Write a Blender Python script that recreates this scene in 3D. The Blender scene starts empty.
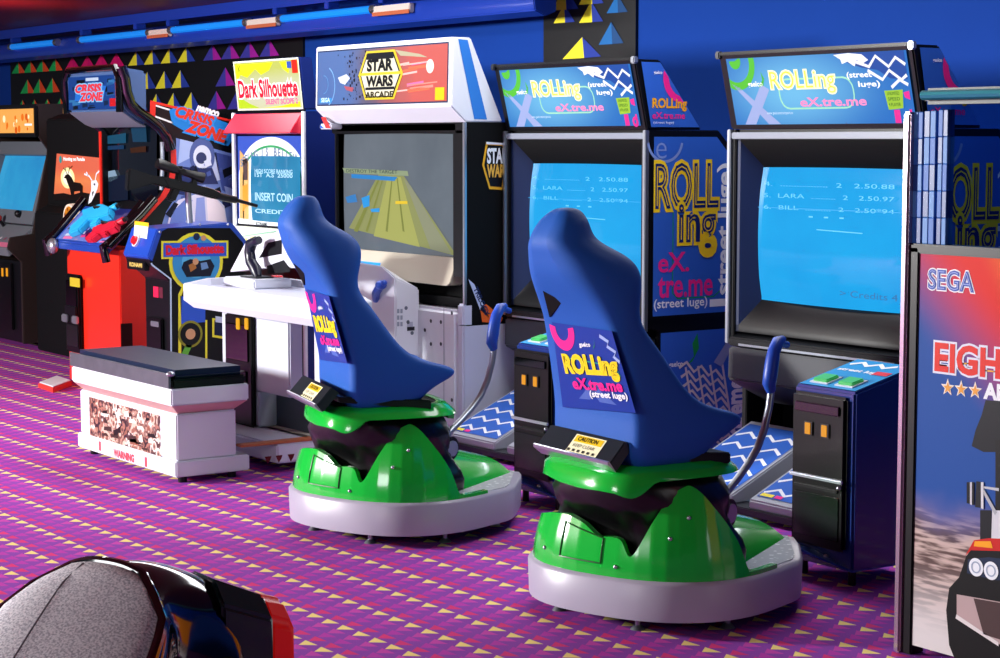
import bpy, bmesh, math, random
from mathutils import Vector, Matrix
random.seed(4)
scene = bpy.context.scene
COL = scene.collection
V = Vector

# ------------------------------------------------------------------ camera
W_, H_, FPX = 1000, 658, 1945.0
CX, CY, HOR, VPX, HC = 500.0, 329.0, 140.0, -879.0, 1.5
PITCH = math.atan((CY - HOR) / FPX)
YAW = math.atan((CX - VPX) / math.hypot(FPX, CY - HOR))     # the row of machines runs this far left of the view axis
cF = V((-math.cos(YAW), math.sin(YAW), 0)); cR = V((math.sin(YAW), math.cos(YAW), 0)); cZ = V((0, 0, 1))
cFW = cF * math.cos(PITCH) - cZ * math.sin(PITCH); cUP = cF * math.sin(PITCH) + cZ * math.cos(PITCH)
EYE = V((0, 0, HC))
cam_d = bpy.data.cameras.new('camera'); cam = bpy.data.objects.new('camera', cam_d); COL.objects.link(cam)
cam.location = EYE; cam.rotation_euler = (math.pi / 2 - PITCH, 0, math.pi / 2 - YAW)
cam_d.sensor_width = 36; cam_d.lens = FPX / W_ * 36; cam_d.clip_start = 0.05; cam_d.clip_end = 200
scene.camera = cam

def ray(x, y): return (cFW * FPX + cR * (x - CX) - cUP * (y - CY)).normalized()
def onP(x, y, P0, N):
    d = ray(x, y); t = (V(P0) - EYE).dot(N) / d.dot(N); return EYE + d * t
def onX(x, y, X): return onP(x, y, (X, 0, 0), V((1, 0, 0)))
def onY(x, y, Y): return onP(x, y, (0, Y, 0), V((0, 1, 0)))
def onZ(x, y, Z=0.0): return onP(x, y, (0, 0, Z), V((0, 0, 1)))
def zat(y, P):                                              # height over the spot P that is seen at picture row y
    v = V((P[0], P[1], 0)) - EYE; k = (CY - y) / FPX
    return (k * v.dot(cFW) - v.dot(cUP)) / (cUP.z - k * cFW.z)
def proj(P):
    v = V(P) - EYE; d = v.dot(cFW); return CX + FPX * v.dot(cR) / d, CY - FPX * v.dot(cUP) / d

# ------------------------------------------------------------------ materials
def lin(c):
    if isinstance(c, str):
        c = c.lstrip('#'); c = [int(c[i:i + 2], 16) / 255 for i in (0, 2, 4)]
    return tuple((x / 12.92 if x <= .04045 else ((x + .055) / 1.055) ** 2.4) for x in c) + (1.0,)
MATS = {}
def mat(name, col='#808080', rough=.5, metal=0., emis=None, es=1., coat=0., spec=.5, bump=0., bscale=300., sheen=0., noise=0., nscale=20., alpha=None, trans=0.):
    if name in MATS: return MATS[name]
    m = bpy.data.materials.new(name); m.use_nodes = True
    nt = m.node_tree; b = nt.nodes['Principled BSDF']
    b.inputs['Base Color'].default_value = lin(col); b.inputs['Roughness'].default_value = rough
    b.inputs['Metallic'].default_value = metal; b.inputs['Specular IOR Level'].default_value = spec
    b.inputs['Coat Weight'].default_value = coat; b.inputs['Coat Roughness'].default_value = .05
    if sheen: b.inputs['Sheen Weight'].default_value = sheen; b.inputs['Sheen Tint'].default_value = lin(col)
    if emis: b.inputs['Emission Color'].default_value = lin(emis); b.inputs['Emission Strength'].default_value = es
    if trans: b.inputs['Transmission Weight'].default_value = trans
    if alpha is not None: b.inputs['Alpha'].default_value = alpha
    tc = None
    if bump or noise:
        tc = nt.nodes.new('ShaderNodeTexCoord')
    if bump:
        n = nt.nodes.new('ShaderNodeTexNoise'); n.inputs['Scale'].default_value = bscale; nt.links.new(tc.outputs['Object'], n.inputs['Vector'])
        bp = nt.nodes.new('ShaderNodeBump'); bp.inputs['Strength'].default_value = bump; bp.inputs['Distance'].default_value = .004
        nt.links.new(n.outputs['Fac'], bp.inputs['Height']); nt.links.new(bp.outputs['Normal'], b.inputs['Normal'])
    if noise:
        n = nt.nodes.new('ShaderNodeTexNoise'); n.inputs['Scale'].default_value = nscale; n.inputs['Detail'].default_value = 4
        nt.links.new(tc.outputs['Object'], n.inputs['Vector'])
        mx = nt.nodes.new('ShaderNodeMix'); mx.data_type = 'RGBA'; mx.inputs[0].default_value = 0
        l = lin(col); k1, k2 = 1 - noise, 1 + noise
        mx.inputs[6].default_value = tuple(c * k1 for c in l[:3]) + (1,); mx.inputs[7].default_value = tuple(min(1, c * k2) for c in l[:3]) + (1,)
        nt.links.new(n.outputs['Fac'], mx.inputs[0]); nt.links.new(mx.outputs[2], b.inputs['Base Color'])
    MATS[name] = m; return m
def ink(col, rough=.45): return mat('ink ' + col, col, rough, spec=.2)
def lit(col, es=.9):
    n = 'lit %s %.2f' % (col, es)
    if n not in MATS:
        m = mat(n, col, .4, emis=col, es=es, spec=.15); l = lin(col); m.node_tree.nodes['Principled BSDF'].inputs['Base Color'].default_value = tuple(c * .25 for c in l[:3]) + (1,)
    return MATS[n]

BLACK = mat('black plastic', '#090a0e', .35, spec=.3)
BLACKM = mat('black matte', '#050608', .7, spec=.15)
GLOSSBLACK = mat('gloss black', '#050608', .08, coat=.6)
DGREY = mat('dark grey', '#2c2f36', .5)
GREY = mat('mid grey', '#6d7280', .5)
SILVER = mat('silver trim', '#b9bfca', .28, metal=.9)
CHROME = mat('chrome', '#dfe4ea', .1, metal=1.)
STEEL = mat('steel grey tube', '#aab0ba', .3, metal=.8)
WHITE = mat('white shell', '#d3d6e2', .35)
OFFW = mat('lavender white', '#c3c7dc', .4)
RED = mat('red paint', '#e02a1c', .35)
NAVY = mat('navy paint', '#14276e', .35)
BLUEP = mat('blue paint', '#1c49b4', .3)
BLUEF = mat('blue seat skin', '#1a59b4', .62, spec=.3, bump=.12, bscale=420)
GREEN = mat('green gloss', '#16bc3c', .16, coat=.5)
SKIRT = mat('grey skirt', '#a9a5b8', .35, spec=.5)
BELLOWS = mat('black vinyl', '#08080a', .28)
RUBBER = mat('rubber', '#101114', .7)

# ------------------------------------------------------------------ mesh builder
class Fr:                                                   # a flat frame: u to the right, v up, n towards the viewer of the face
    def __init__(s, O, u, v):
        s.O = V(O); s.u = V(u).normalized(); w = V(v); s.v = (w - s.u * w.dot(s.u)).normalized(); s.n = s.u.cross(s.v)
    def p(s, a, b, k=0.): return s.O + s.u * a + s.v * b + s.n * k
    def px(s, x, y):
        q = onP(x, y, s.O, s.n) - s.O; return (q.dot(s.u), q.dot(s.v))
LAY = .0009
_tc = {}
def text_mesh(s, bold=0., shear=0.):
    k = (s, round(bold, 4), shear)
    if k not in _tc:
        cu = bpy.data.curves.new('t', 'FONT'); cu.body = s; cu.size = 1; cu.offset = bold; cu.shear = shear; cu.fill_mode = 'FRONT'; cu.resolution_u = 3
        ob = bpy.data.objects.new('t', cu); COL.objects.link(ob)
        me = bpy.data.meshes.new_from_object(ob)
        vs = [(v.co.x, v.co.y) for v in me.vertices]; fs = [tuple(p.vertices) for p in me.polygons]
        bpy.data.objects.remove(ob); bpy.data.curves.remove(cu); bpy.data.meshes.remove(me)
        par = list(range(len(vs)))
        def fd_(i):
            while par[i] != i: par[i] = par[par[i]]; i = par[i]
            return i
        for q in fs:
            for i in q[1:]: par[fd_(i)] = fd_(q[0])
        ids = {}; isl = [ids.setdefault(fd_(i), len(ids)) % 3 for i in range(len(vs))]
        _tc[k] = (vs, fs, isl)
    return _tc[k]

class MB:
    def __init__(s): s.v = []; s.f = []; s.m = []; s.mats = []
    def mi(s, m):
        if m not in s.mats: s.mats.append(m)
        return s.mats.index(m)
    def raw(s, vs, fs, m):
        o = len(s.v); s.v += [V(q) for q in vs]; k = s.mi(m)
        for f in fs: s.f.append(tuple(o + i for i in f)); s.m.append(k)
        return s
    def bm(s, b, m):
        b.verts.ensure_lookup_table(); b.verts.index_update()
        s.raw([v.co.copy() for v in b.verts], [[v.index for v in f.verts] for f in b.faces], m); b.free(); return s
    def hexa(s, P, m, bev=0., seg=2):                        # P: bottom loop of 4, top loop of 4
        return s.prismpts(P[:4], P[4:], m, bev, seg)
    def prismpts(s, A, B, m, bev=0., seg=2):
        b = bmesh.new(); n = len(A)
        va = [b.verts.new(q) for q in A]; vb = [b.verts.new(q) for q in B]
        b.faces.new(list(reversed(va))); b.faces.new(vb)
        for i in range(n): b.faces.new((va[i], va[(i + 1) % n], vb[(i + 1) % n], vb[i]))
        bmesh.ops.recalc_face_normals(b, faces=b.faces)
        if bev: bmesh.ops.bevel(b, geom=b.edges[:], offset=bev, segments=seg, affect='EDGES', clamp_overlap=True)
        return s.bm(b, m)
    def box(s, a, c, m, bev=0., seg=2):
        x0, x1 = sorted((a[0], c[0])); y0, y1 = sorted((a[1], c[1])); z0, z1 = sorted((a[2], c[2]))
        return s.hexa([(x0, y0, z0), (x1, y0, z0), (x1, y1, z0), (x0, y1, z0), (x0, y0, z1), (x1, y0, z1), (x1, y1, z1), (x0, y1, z1)], m, bev, seg)
    def prism(s, loop, vec, m, bev=0., seg=2): return s.prismpts([V(q) for q in loop], [V(q) + V(vec) for q in loop], m, bev, seg)
    def profX(s, yz, x0, x1, m, bev=0.): return s.prism([(x0, y, z) for y, z in yz], (x1 - x0, 0, 0), m, bev)
    def loft(s, rings, m, caps=True, closed=True):
        n = len(rings[0]); vs = [q for r in rings for q in r]; fs = []
        for i in range(len(rings) - 1):
            for j in range(n if closed else n - 1):
                k = (j + 1) % n; fs.append((i * n + j, i * n + k, (i + 1) * n + k, (i + 1) * n + j))
        if caps: fs.append(tuple(reversed(range(n)))); fs.append(tuple((len(rings) - 1) * n + j for j in range(n)))
        return s.raw(vs, fs, m)
    def tube(s, pts, r, m, n=10, closed=False):
        pts = [V(q) for q in pts]; rings = []; up = None; L = len(pts)
        for i, q in enumerate(pts):
            if closed: d = pts[(i + 1) % L] - pts[i - 1]
            else: d = (pts[min(i + 1, L - 1)] - pts[max(i - 1, 0)])
            d.normalize()
            if up is None: up = V((0, 0, 1)) if abs(d.z) < .9 else V((1, 0, 0))
            a = d.cross(up)
            if a.length < 1e-5: a = d.orthogonal()
            a.normalize(); b = a.cross(d).normalized(); up = b
            rr = r[i] if isinstance(r, (list, tuple)) else r
            rings.append([q + a * (rr * math.cos(t * 2 * math.pi / n)) + b * (rr * math.sin(t * 2 * math.pi / n)) for t in range(n)])
        if closed: rings.append(rings[0]); return s.loft(rings, m, caps=False)
        return s.loft(rings, m)
    def cyl(s, a, b, r, m, n=20, r2=None): return s.loft([_ring(a, b, r, n), _ring(b, V(b) * 2 - V(a), r2 or r, n)], m)
    def ball(s, c, r, m, sc=(1, 1, 1), u=14, w=9):
        b = bmesh.new(); bmesh.ops.create_uvsphere(b, u_segments=u, v_segments=w, radius=r)
        for q in b.verts: q.co = V((q.co.x * sc[0], q.co.y * sc[1], q.co.z * sc[2])) + V(c)
        return s.bm(b, m)
    # flat art
    def poly(s, fr, pts, m, l=1): return s.raw([fr.p(a, b, LAY * l) for a, b in pts], [tuple(range(len(pts)))], m)
    def rect(s, fr, a0, b0, a1, b1, m, l=1): return s.poly(fr, [(a0, b0), (a1, b0), (a1, b1), (a0, b1)], m, l)
    def pxp(s, fr, pts, m, l=1): return s.poly(fr, [fr.px(*q) for q in pts], m, l)
    def strip(s, fr, pts, w, m, l=1, closed=False):
        n = len(pts); A = []; B = []
        for i in range(n):
            p0 = pts[i - 1] if (i > 0 or closed) else pts[i]; p1 = pts[(i + 1) % n] if (i < n - 1 or closed) else pts[i]
            dx, dy = p1[0] - p0[0], p1[1] - p0[1]; L = math.hypot(dx, dy) or 1; nx, ny = -dy / L * w / 2, dx / L * w / 2
            A.append((pts[i][0] + nx, pts[i][1] + ny)); B.append((pts[i][0] - nx, pts[i][1] - ny))
        vs = [fr.p(a, b, LAY * l) for a, b in A + B]
        fs = [(i, n + i, n + (i + 1) % n, (i + 1) % n) for i in range(n if closed else n - 1)]
        return s.raw(vs, fs, m)
    def ring(s, fr, c, r0, r1, m, l=1, a0=0, a1=360, n=28, sy=1.):
        N = n; vs = []
        for i in range(N + 1):
            t = math.radians(a0 + (a1 - a0) * i / N); vs.append(fr.p(c[0] + r1 * math.cos(t), c[1] + sy * r1 * math.sin(t), LAY * l)); vs.append(fr.p(c[0] + r0 * math.cos(t), c[1] + sy * r0 * math.sin(t), LAY * l))
        return s.raw(vs, [(2 * i, 2 * i + 2, 2 * i + 3, 2 * i + 1) for i in range(N)], m)
    def disk(s, fr, c, r, m, l=1, n=24, sy=1.): return s.poly(fr, [(c[0] + r * math.cos(i * 2 * math.pi / n), c[1] + sy * r * math.sin(i * 2 * math.pi / n)) for i in range(n)], m, l)
    def text(s, fr, t, at, h, m, w=None, l=2, bold=0., shear=0., rot=0., mid=False, ref=None):
        vs, fs, isl = text_mesh(t, bold, shear)
        bx = text_mesh(ref or t, 0., shear)[0]
        x0 = min(v[0] for v in bx); x1 = max(v[0] for v in bx); y0 = min(v[1] for v in bx); y1 = max(v[1] for v in bx)
        sy = h / (y1 - y0); sx = (w / (x1 - x0)) if w else sy
        c, sn = math.cos(math.radians(rot)), math.sin(math.radians(rot)); ww = (x1 - x0) * sx
        out = []
        for (x, y), di in zip(vs, isl):
            a = (x - x0) * sx - (ww / 2 if mid else 0); b = (y - y0) * sy
            out.append(fr.p(at[0] + a * c - b * sn, at[1] + a * sn + b * c, LAY * l + di * .00025))
        return s.raw(out, fs, m)
    def build(s, name, parent=None, sm=35, label=None, origin=None, mods=None):
        me = bpy.data.meshes.new(name)
        off = V((0, 0, 0))
        if parent is not None:
            q = parent
            while q: off += q.location; q = q.parent
        elif origin is not None: off = V(origin)
        me.from_pydata([v - off for v in s.v], [], s.f)
        for m in s.mats: me.materials.append(m)
        me.polygons.foreach_set('material_index', s.m)
        me.update()
        if sm:
            me.shade_smooth(); me.set_sharp_from_angle(angle=math.radians(sm))
        ob = bpy.data.objects.new(name, me); COL.objects.link(ob)
        if parent is not None: ob.parent = parent
        elif origin is not None: ob.location = off
        if label: ob['label'] = label
        return ob
def _ring(a, b, r, n):
    a = V(a); d = (V(b) - a).normalized(); u = d.orthogonal().normalized(); w = d.cross(u)
    return [a + u * r * math.cos(i * 2 * math.pi / n) + w * r * math.sin(i * 2 * math.pi / n) for i in range(n)]
def fix_normals(ob):
    b = bmesh.new(); b.from_mesh(ob.data); bmesh.ops.recalc_face_normals(b, faces=b.faces); b.to_mesh(ob.data); b.free()
def subsurf(ob, n=2):
    md = ob.modifiers.new('subsurf', 'SUBSURF'); md.levels = n; md.render_levels = n; return ob
def thing(name, label, cat, loc, group=None):
    o = bpy.data.objects.new(name, None); COL.objects.link(o); o.location = loc; o.empty_display_size = .1
    o['label'] = label; o['category'] = cat
    if group: o['group'] = group
    return o
def tag(o, label, cat, group=None):
    o['label'] = label; o['category'] = cat
    if group: o['group'] = group
    return o
def struct(o): o['kind'] = 'structure'; return o
def copy_tree(o, parent=None):
    c = o.copy(); COL.objects.link(c)
    if parent is not None: c.parent = parent
    for ch in o.children: copy_tree(ch, c)
    return c
def lerp(a, b, t): return a + (b - a) * t
def interp(tab, x):
    if x <= tab[0][0]: return tab[0][1]
    for (x0, y0), (x1, y1) in zip(tab, tab[1:]):
        if x <= x1: return y0 + (y1 - y0) * (x - x0) / (x1 - x0)
    return tab[-1][1]
# ------------------------------------------------------------------ setting
WALLY = 7.2
def carpet_mat():
    m = bpy.data.materials.new('carpet'); m.use_nodes = True; nt = m.node_tree; N = nt.nodes; L = nt.links
    b = N['Principled BSDF']; b.inputs['Roughness'].default_value = .9; b.inputs['Specular IOR Level'].default_value = .15
    geo = N.new('ShaderNodeTexCoord'); sep = N.new('ShaderNodeSeparateXYZ'); L.new(geo.outputs['Object'], sep.inputs[0])
    def M(op, a, c=None, d=None):
        n = N.new('ShaderNodeMath'); n.operation = op
        for i, q in enumerate((a, c, d)):
            if q is None: continue
            if isinstance(q, (int, float)): n.inputs[i].default_value = q
            else: L.new(q, n.inputs[i])
        return n.outputs[0]
    PX, PY = .0945, .0465
    v = M('DIVIDE', M('SUBTRACT', sep.outputs['Y'], 2.600), PY); row = M('FLOOR', v); fv = M('FRACT', v)
    u = M('ADD', M('DIVIDE', M('ADD', sep.outputs['X'], 6.92), PX), M('MULTIPLY', row, .25)); fu = M('FRACT', M('ADD', u, 100))
    ad = M('MULTIPLY', M('ABSOLUTE', M('SUBTRACT', fu, .38)), 2.0 / .76)
    inside = M('LESS_THAN', ad, M('MULTIPLY', M('SUBTRACT', fv, .04), 1.06))
    rm = M('FLOORED_MODULO', row, 4.0)
    def isrow(k): return M('LESS_THAN', M('ABSOLUTE', M('SUBTRACT', rm, float(k))), .5)
    def mix(f, A, B):
        n = N.new('ShaderNodeMix'); n.data_type = 'RGBA'
        L.new(f, n.inputs[0])
        for i, q in ((6, A), (7, B)):
            if isinstance(q, str): n.inputs[i].default_value = lin(q)
            else: L.new(q, n.inputs[i])
        return n.outputs[2]
    c = mix(isrow(0), '#c246aa', '#f2da86'); c = mix(isrow(1), c, '#d4387a'); c = mix(isrow(2), c, '#b43aa8')
    nz = N.new('ShaderNodeTexNoise'); nz.inputs['Scale'].default_value = 260; nz.inputs['Detail'].default_value = 3; L.new(geo.outputs['Object'], nz.inputs['Vector'])
    base = mix(nz.outputs['Fac'], '#7638a0', '#9a48ac')
    c = mix(inside, base, c)
    hs = N.new('ShaderNodeMix'); hs.data_type = 'RGBA'; hs.blend_type = 'MULTIPLY'; hs.inputs[0].default_value = .35
    L.new(c, hs.inputs[6]); L.new(nz.outputs['Color'], hs.inputs[7])
    L.new(c, b.inputs['Base Color'])
    bp = N.new('ShaderNodeBump'); bp.inputs['Strength'].default_value = .25; bp.inputs['Distance'].default_value = .004
    L.new(nz.outputs['Fac'], bp.inputs['Height']); L.new(bp.outputs['Normal'], b.inputs['Normal'])
    return m
b = MB(); b.raw([(-24, -4, 0), (3, -4, 0), (3, WALLY, 0), (-24, WALLY, 0), (-24, -4, -.05), (3, -4, -.05), (3, WALLY, -.05), (-24, WALLY, -.05)],
                [(0, 1, 2, 3), (7, 6, 5, 4), (0, 4, 5, 1), (1, 5, 6, 2), (2, 6, 7, 3), (3, 7, 4, 0)], carpet_mat())
struct(b.build('floor', sm=0))
WALLM = mat('blue wall paint', '#16409a', .8, spec=.1, noise=.05, nscale=3)
b = MB(); b.box((-24, WALLY, 0), (3, WALLY + .1, 3.0), WALLM); struct(b.build('wall_back', sm=0))
ZCEIL = onY(0, 31, 6.85).z
b = MB(); b.box((-24, -4, ZCEIL), (3, WALLY, ZCEIL + .05), mat('maroon ceiling', '#7a2a26', .45, noise=.5, nscale=1.2)); struct(b.build('ceiling', sm=0))

# black wall panels printed with two tone triangles
TRI = {'g': ('#1fb45a', '#e8502a'), 'm': ('#e0186e', '#d0146a'), 'y': ('#f4e83a', '#2a3f9e'), 'p': ('#3f3c9e', '#a0229a'), 'b': ('#2a6fb4', '#1c4a80')}
fw = Fr((0, WALLY, 0), (1, 0, 0), (0, 0, 1))
PANELBLK = mat('wall panel black', '#07080d', .5)
def tri(b, f, ax, ay, w, h, c):
    if ax < 400: w *= 1.14; h *= 1.1
    k1, k2 = TRI[c]; A = f.px(ax, ay); bl = f.px(ax - w * .5, ay + h + w * .03); br = f.px(ax + w * .46, ay + h - w * .04); mdl = f.px(ax + w * .06, ay + h)
    P = lambda q, k: f.p(q[0], q[1], k)
    b.raw([P(A, .006), P(bl, .003), P(mdl, .010)], [(0, 1, 2)], ink(k1)); b.raw([P(A, .006), P(mdl, .010), P(br, .003)], [(0, 1, 2)], ink(k2))
    b.raw([P(bl, .003), P(br, .003), P(mdl, .010)], [(0, 1, 2)], ink(k2))
b = MB()
q0 = fw.px(12, 58); q1 = fw.px(305, 28); q2 = fw.px(12, 130)
b.box((q0[0], WALLY - .02, .9), (q1[0], WALLY, ZCEIL - .002), PANELBLK)
fp = Fr((0, WALLY - .02, 0), (1, 0, 0), (0, 0, 1))
for i, c in enumerate('ggggmmmmyyyypppp'):
    ax = (19, 31, 43, 56, 73, 88, 102, 117, 137, 153, 170, 187, 213, 231, 250, 270)[i]
    ay = 61.5 - (ax - 19) * .089; w = 12.5 + (ax - 19) * .022
    tri(b, fp, ax, ay, w, w * .86, c)
for ax, c in ((28, 'g'), (40, 'g'), (53, 'g'), (132, 'y'), (148, 'y'), (165, 'y'), (181, 'y'), (226, 'p'), (245, 'p'), (264, 'p'), (284, 'p')):
    ay = 79.5 - (ax - 28) * .062; w = 13 + (ax - 19) * .024; tri(b, fp, ax, ay, w, w * .95, c)
for ax, c in ((23, 'g'), (35, 'g'), (48, 'g'), (61, 'g'), (140, 'y'), (157, 'y'), (174, 'y'), (192, 'y'), (217, 'p'), (238, 'p')):
    ay = 100 - (ax - 23) * .047; w = 13 + (ax - 19) * .024; tri(b, fp, ax, ay, w, w * .95, c)
struct(b.build('trim_1', sm=0))
b = MB()
q0 = fw.px(546, 61); q1 = fw.px(638, 61)
b.box((q0[0], WALLY - .02, .9), (q1[0], WALLY, ZCEIL - .002), PANELBLK)
for ax, ay, w, c in ((566, -14, 28, 'y'), (592, -18, 26, 'y'), (565, 4, 22, 'y'), (592, 1, 25, 'y'), (583, 37, 40, 'y'), (612, 22, 26, 'b'), (618, -6, 22, 'b')):
    tri(b, fp, ax, ay, w, w * .85 if w < 30 else 21, c)
struct(b.build('trim_2', sm=0))

# blue lighting rail along the top of the wall
def wz(x, y, Y): return onY(x, y, Y)
RY = 6.85
t0 = wz(0, 38, RY); zt = t0.z
zn = wz(100, 38.5, RY).z; zb = wz(100, 51, RY).z; zu = wz(100, 25, RY).z
xL = -21.0; xR = wz(543, 20, RY).x
RAILB = mat('rail blue', '#1c3fae', .3, coat=.3); CYAN = mat('tube lamp', '#1b7fe0', .15, emis='#1486f0', es=.55)
rail = thing('light_rail', 'long blue light rail with tube lamps along the top of the back wall', 'light rail', (wz(160, 30, RY).x, RY, zn))
b = MB(); b.box((xL, RY - .04, zu - .03), (xR, WALLY - .021, ZCEIL - .002), RAILB, .008); b.build('top_beam', rail)
b = MB(); b.profX([(RY - .05, zn + .02), (RY - .07, zn - .03), (RY - .06, zb), (RY + .02, zb - .03), (RY + .1, zb), (RY + .1, zn + .05), (RY + .02, zn + .05)], xL, xR, RAILB, .006); b.build('lamp_channel', rail)
for px in (14, 84, 138, 171, 278, 330, 384):
    X = wz(px, 30, RY).x; b = MB(); b.box((X - .03, RY - .03, zn + .04), (X + .03, RY + .06, zu - .029), RAILB, .005); b.build('bracket', rail)
for a, c in ((20, 66), (90, 160), (182, 258), (292, 386)):
    xa = wz(a, 40, RY).x; xc = wz(c, 40, RY).x
    b = MB(); b.tube([(xa, RY - .085, zn - .005), (xc, RY - .085, zn - .005)], .026, CYAN, 10); tl = b.build('tube_lamp', rail)
    for X in (xa, xc): b = MB(); b.cyl((X - .03, RY - .085, zn - .005), (X + .03, RY - .085, zn - .005), .032, SILVER, 12); b.build('end_cap', tl)
for a, c in ((160, 181), (260, 290), (387, 424)):
    xa = wz(a, 40, RY).x; xc = wz(c, 40, RY).x
    b = MB(); b.box((xa, RY - .11, zn - .05), (xc, RY - .071, zn + .01), mat('clamp white', '#e8d8d0', .4), .006); b.box((xa, RY - .115, zn - .055), (xc, RY - .111, zn - .03), ink('#c86a4a')); b.build('clamp', rail)
# ------------------------------------------------------------------ street luge cabinets (built once, then copied)
DX = 1.652
X0, X1, YF, YB = -7.884, -6.793, 5.60, 6.32
def RL(q): return V(q) - V((DX, 0, 0))
SIGNB = mat('sign blue', '#1f86d6', .25, emis='#1273c8', es=.55)
SIGNL = mat('sign glow', '#58b4ec', .25, emis='#3aa2ee', es=.6)
PANB = mat('panel blue', '#3164cc', .3)
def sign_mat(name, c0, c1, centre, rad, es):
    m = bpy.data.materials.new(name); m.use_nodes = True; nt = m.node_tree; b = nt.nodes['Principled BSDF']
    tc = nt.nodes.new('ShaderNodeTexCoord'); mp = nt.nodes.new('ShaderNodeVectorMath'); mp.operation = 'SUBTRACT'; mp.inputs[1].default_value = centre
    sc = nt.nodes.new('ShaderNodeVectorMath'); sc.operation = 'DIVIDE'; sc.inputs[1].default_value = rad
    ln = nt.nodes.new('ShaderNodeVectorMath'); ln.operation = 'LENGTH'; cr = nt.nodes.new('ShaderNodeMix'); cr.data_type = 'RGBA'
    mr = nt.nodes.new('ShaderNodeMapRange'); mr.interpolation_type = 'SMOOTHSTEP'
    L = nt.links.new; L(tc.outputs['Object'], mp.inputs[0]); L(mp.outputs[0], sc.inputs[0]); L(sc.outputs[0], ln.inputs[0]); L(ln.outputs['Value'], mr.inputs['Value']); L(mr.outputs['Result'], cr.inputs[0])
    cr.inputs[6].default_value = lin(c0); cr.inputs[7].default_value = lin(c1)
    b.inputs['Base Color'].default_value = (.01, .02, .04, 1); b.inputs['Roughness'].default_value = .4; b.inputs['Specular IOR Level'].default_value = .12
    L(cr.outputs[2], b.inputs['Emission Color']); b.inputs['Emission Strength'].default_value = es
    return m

mtl = RL(onY(720, 54.4, YF - .07)); mbl = V((X0, YF, onY(508, 131, YF).z))
ZMT = mtl.z; ZMB = mbl.z
cabs = thing('arcade_cabinet', 'PLACEHOLDER', 'arcade machine', ((X0 + X1) / 2, (YF + YB) / 2, 0), 'blue street luge cabinets')
ZS = onX(648, 321, X1).z                                    # underside of the side panel
# body: a black carcass with an opening for the monitor
b = MB()
side = [(YF, ZS - .03), (YF, ZMB), (6.03, ZMB), (6.14, ZMB - .11), (YB, 1.2), (YB, .03), (YF + .08, .03), (YF + .08, ZS - .05)]
b.profX(side, X0, X0 + .03, BLACK, .004); b.profX(side, X1 - .03, X1, BLACK, .004)
b.box((X0 + .03, YB - .04, .03), (X1 - .03, YB, 1.2), BLACK)
b.profX([(6.03, ZMB), (6.14, ZMB - .11), (YB, 1.2), (YB - .03, 1.2), (6.11, ZMB - .13), (6.02, ZMB - .03)], X0 + .03, X1 - .03, BLACK)
b.box((X0 + .03, YF + .02, ZMB - .03), (X1 - .03, 6.03, ZMB), BLACK)
b.box((X0 + .03, YF + .09, .03), (X1 - .03, YB - .04, .12), BLACK)
b.box((X0 + .03, YF + .30, .12), (X1 - .03, YF + .33, ZS - .1), BLACKM)
b.build('body', cabs)
# sloping console shelf under the window
b = MB(); b.profX([(YF - .03, ZS - .02), (YF - .03, ZS - .055), (YF + .24, ZS - .12), (YF + .42, ZS - .12), (YF + .42, ZS + .03), (YF + .05, ZS + .0)], X0 + .031, X1 - .031, BLACK, .006)
b.box((X0 + .1, YF - .034, ZS - .052), (X1 - .1, YF - .03, ZS - .043), SILVER)
b.profX([(YF - .035, ZS - .2), (YF - .03, ZS - .06), (YF + .24, ZS - .125), (YF + .2, ZS - .32)], X0 + .031, X1 - .031, mat('console grey', '#32363e', .45), .008)
b.build('console', cabs)
# monitor
SY = YF + .085
P1 = RL(onY(762, 166.5, SY)); P2 = RL(onY(907, 169, SY)); P3 = RL(onY(903, 314, SY)); P4 = RL(onY(760, 300, SY))
sx0, sx1, sz1, sz0 = P1.x, X1 - .06, P1.z, (P3.z + P4.z) / 2
print('rolling screen', sx0, sx1, sz0, sz1, ZS, ZMB)
def crt(name, x0, x1, z0, z1, Y, m, parent, bulge=.035, nx=16, nz=12, tilt=0.):
    b = MB(); vs = []; fs = []
    for j in range(nz + 1):
        for i in range(nx + 1):
            a = i / nx * 2 - 1; c = j / nz * 2 - 1
            a2 = a * (1 - .012 * c * c); c2 = c * (1 - .012 * a * a)
            vs.append(((x0 + x1) / 2 + a2 * (x1 - x0) / 2, Y - bulge * (1 - (a * a + c * c) / 2) + tilt * (c + 1) / 2, (z0 + z1) / 2 + c2 * (z1 - z0) / 2))
    for j in range(nz):
        for i in range(nx): q = j * (nx + 1) + i; fs.append((q, q + 1, q + nx + 2, q + nx + 1))
    b.raw(vs, fs, m); return b.build(name, parent, sm=80)
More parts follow.
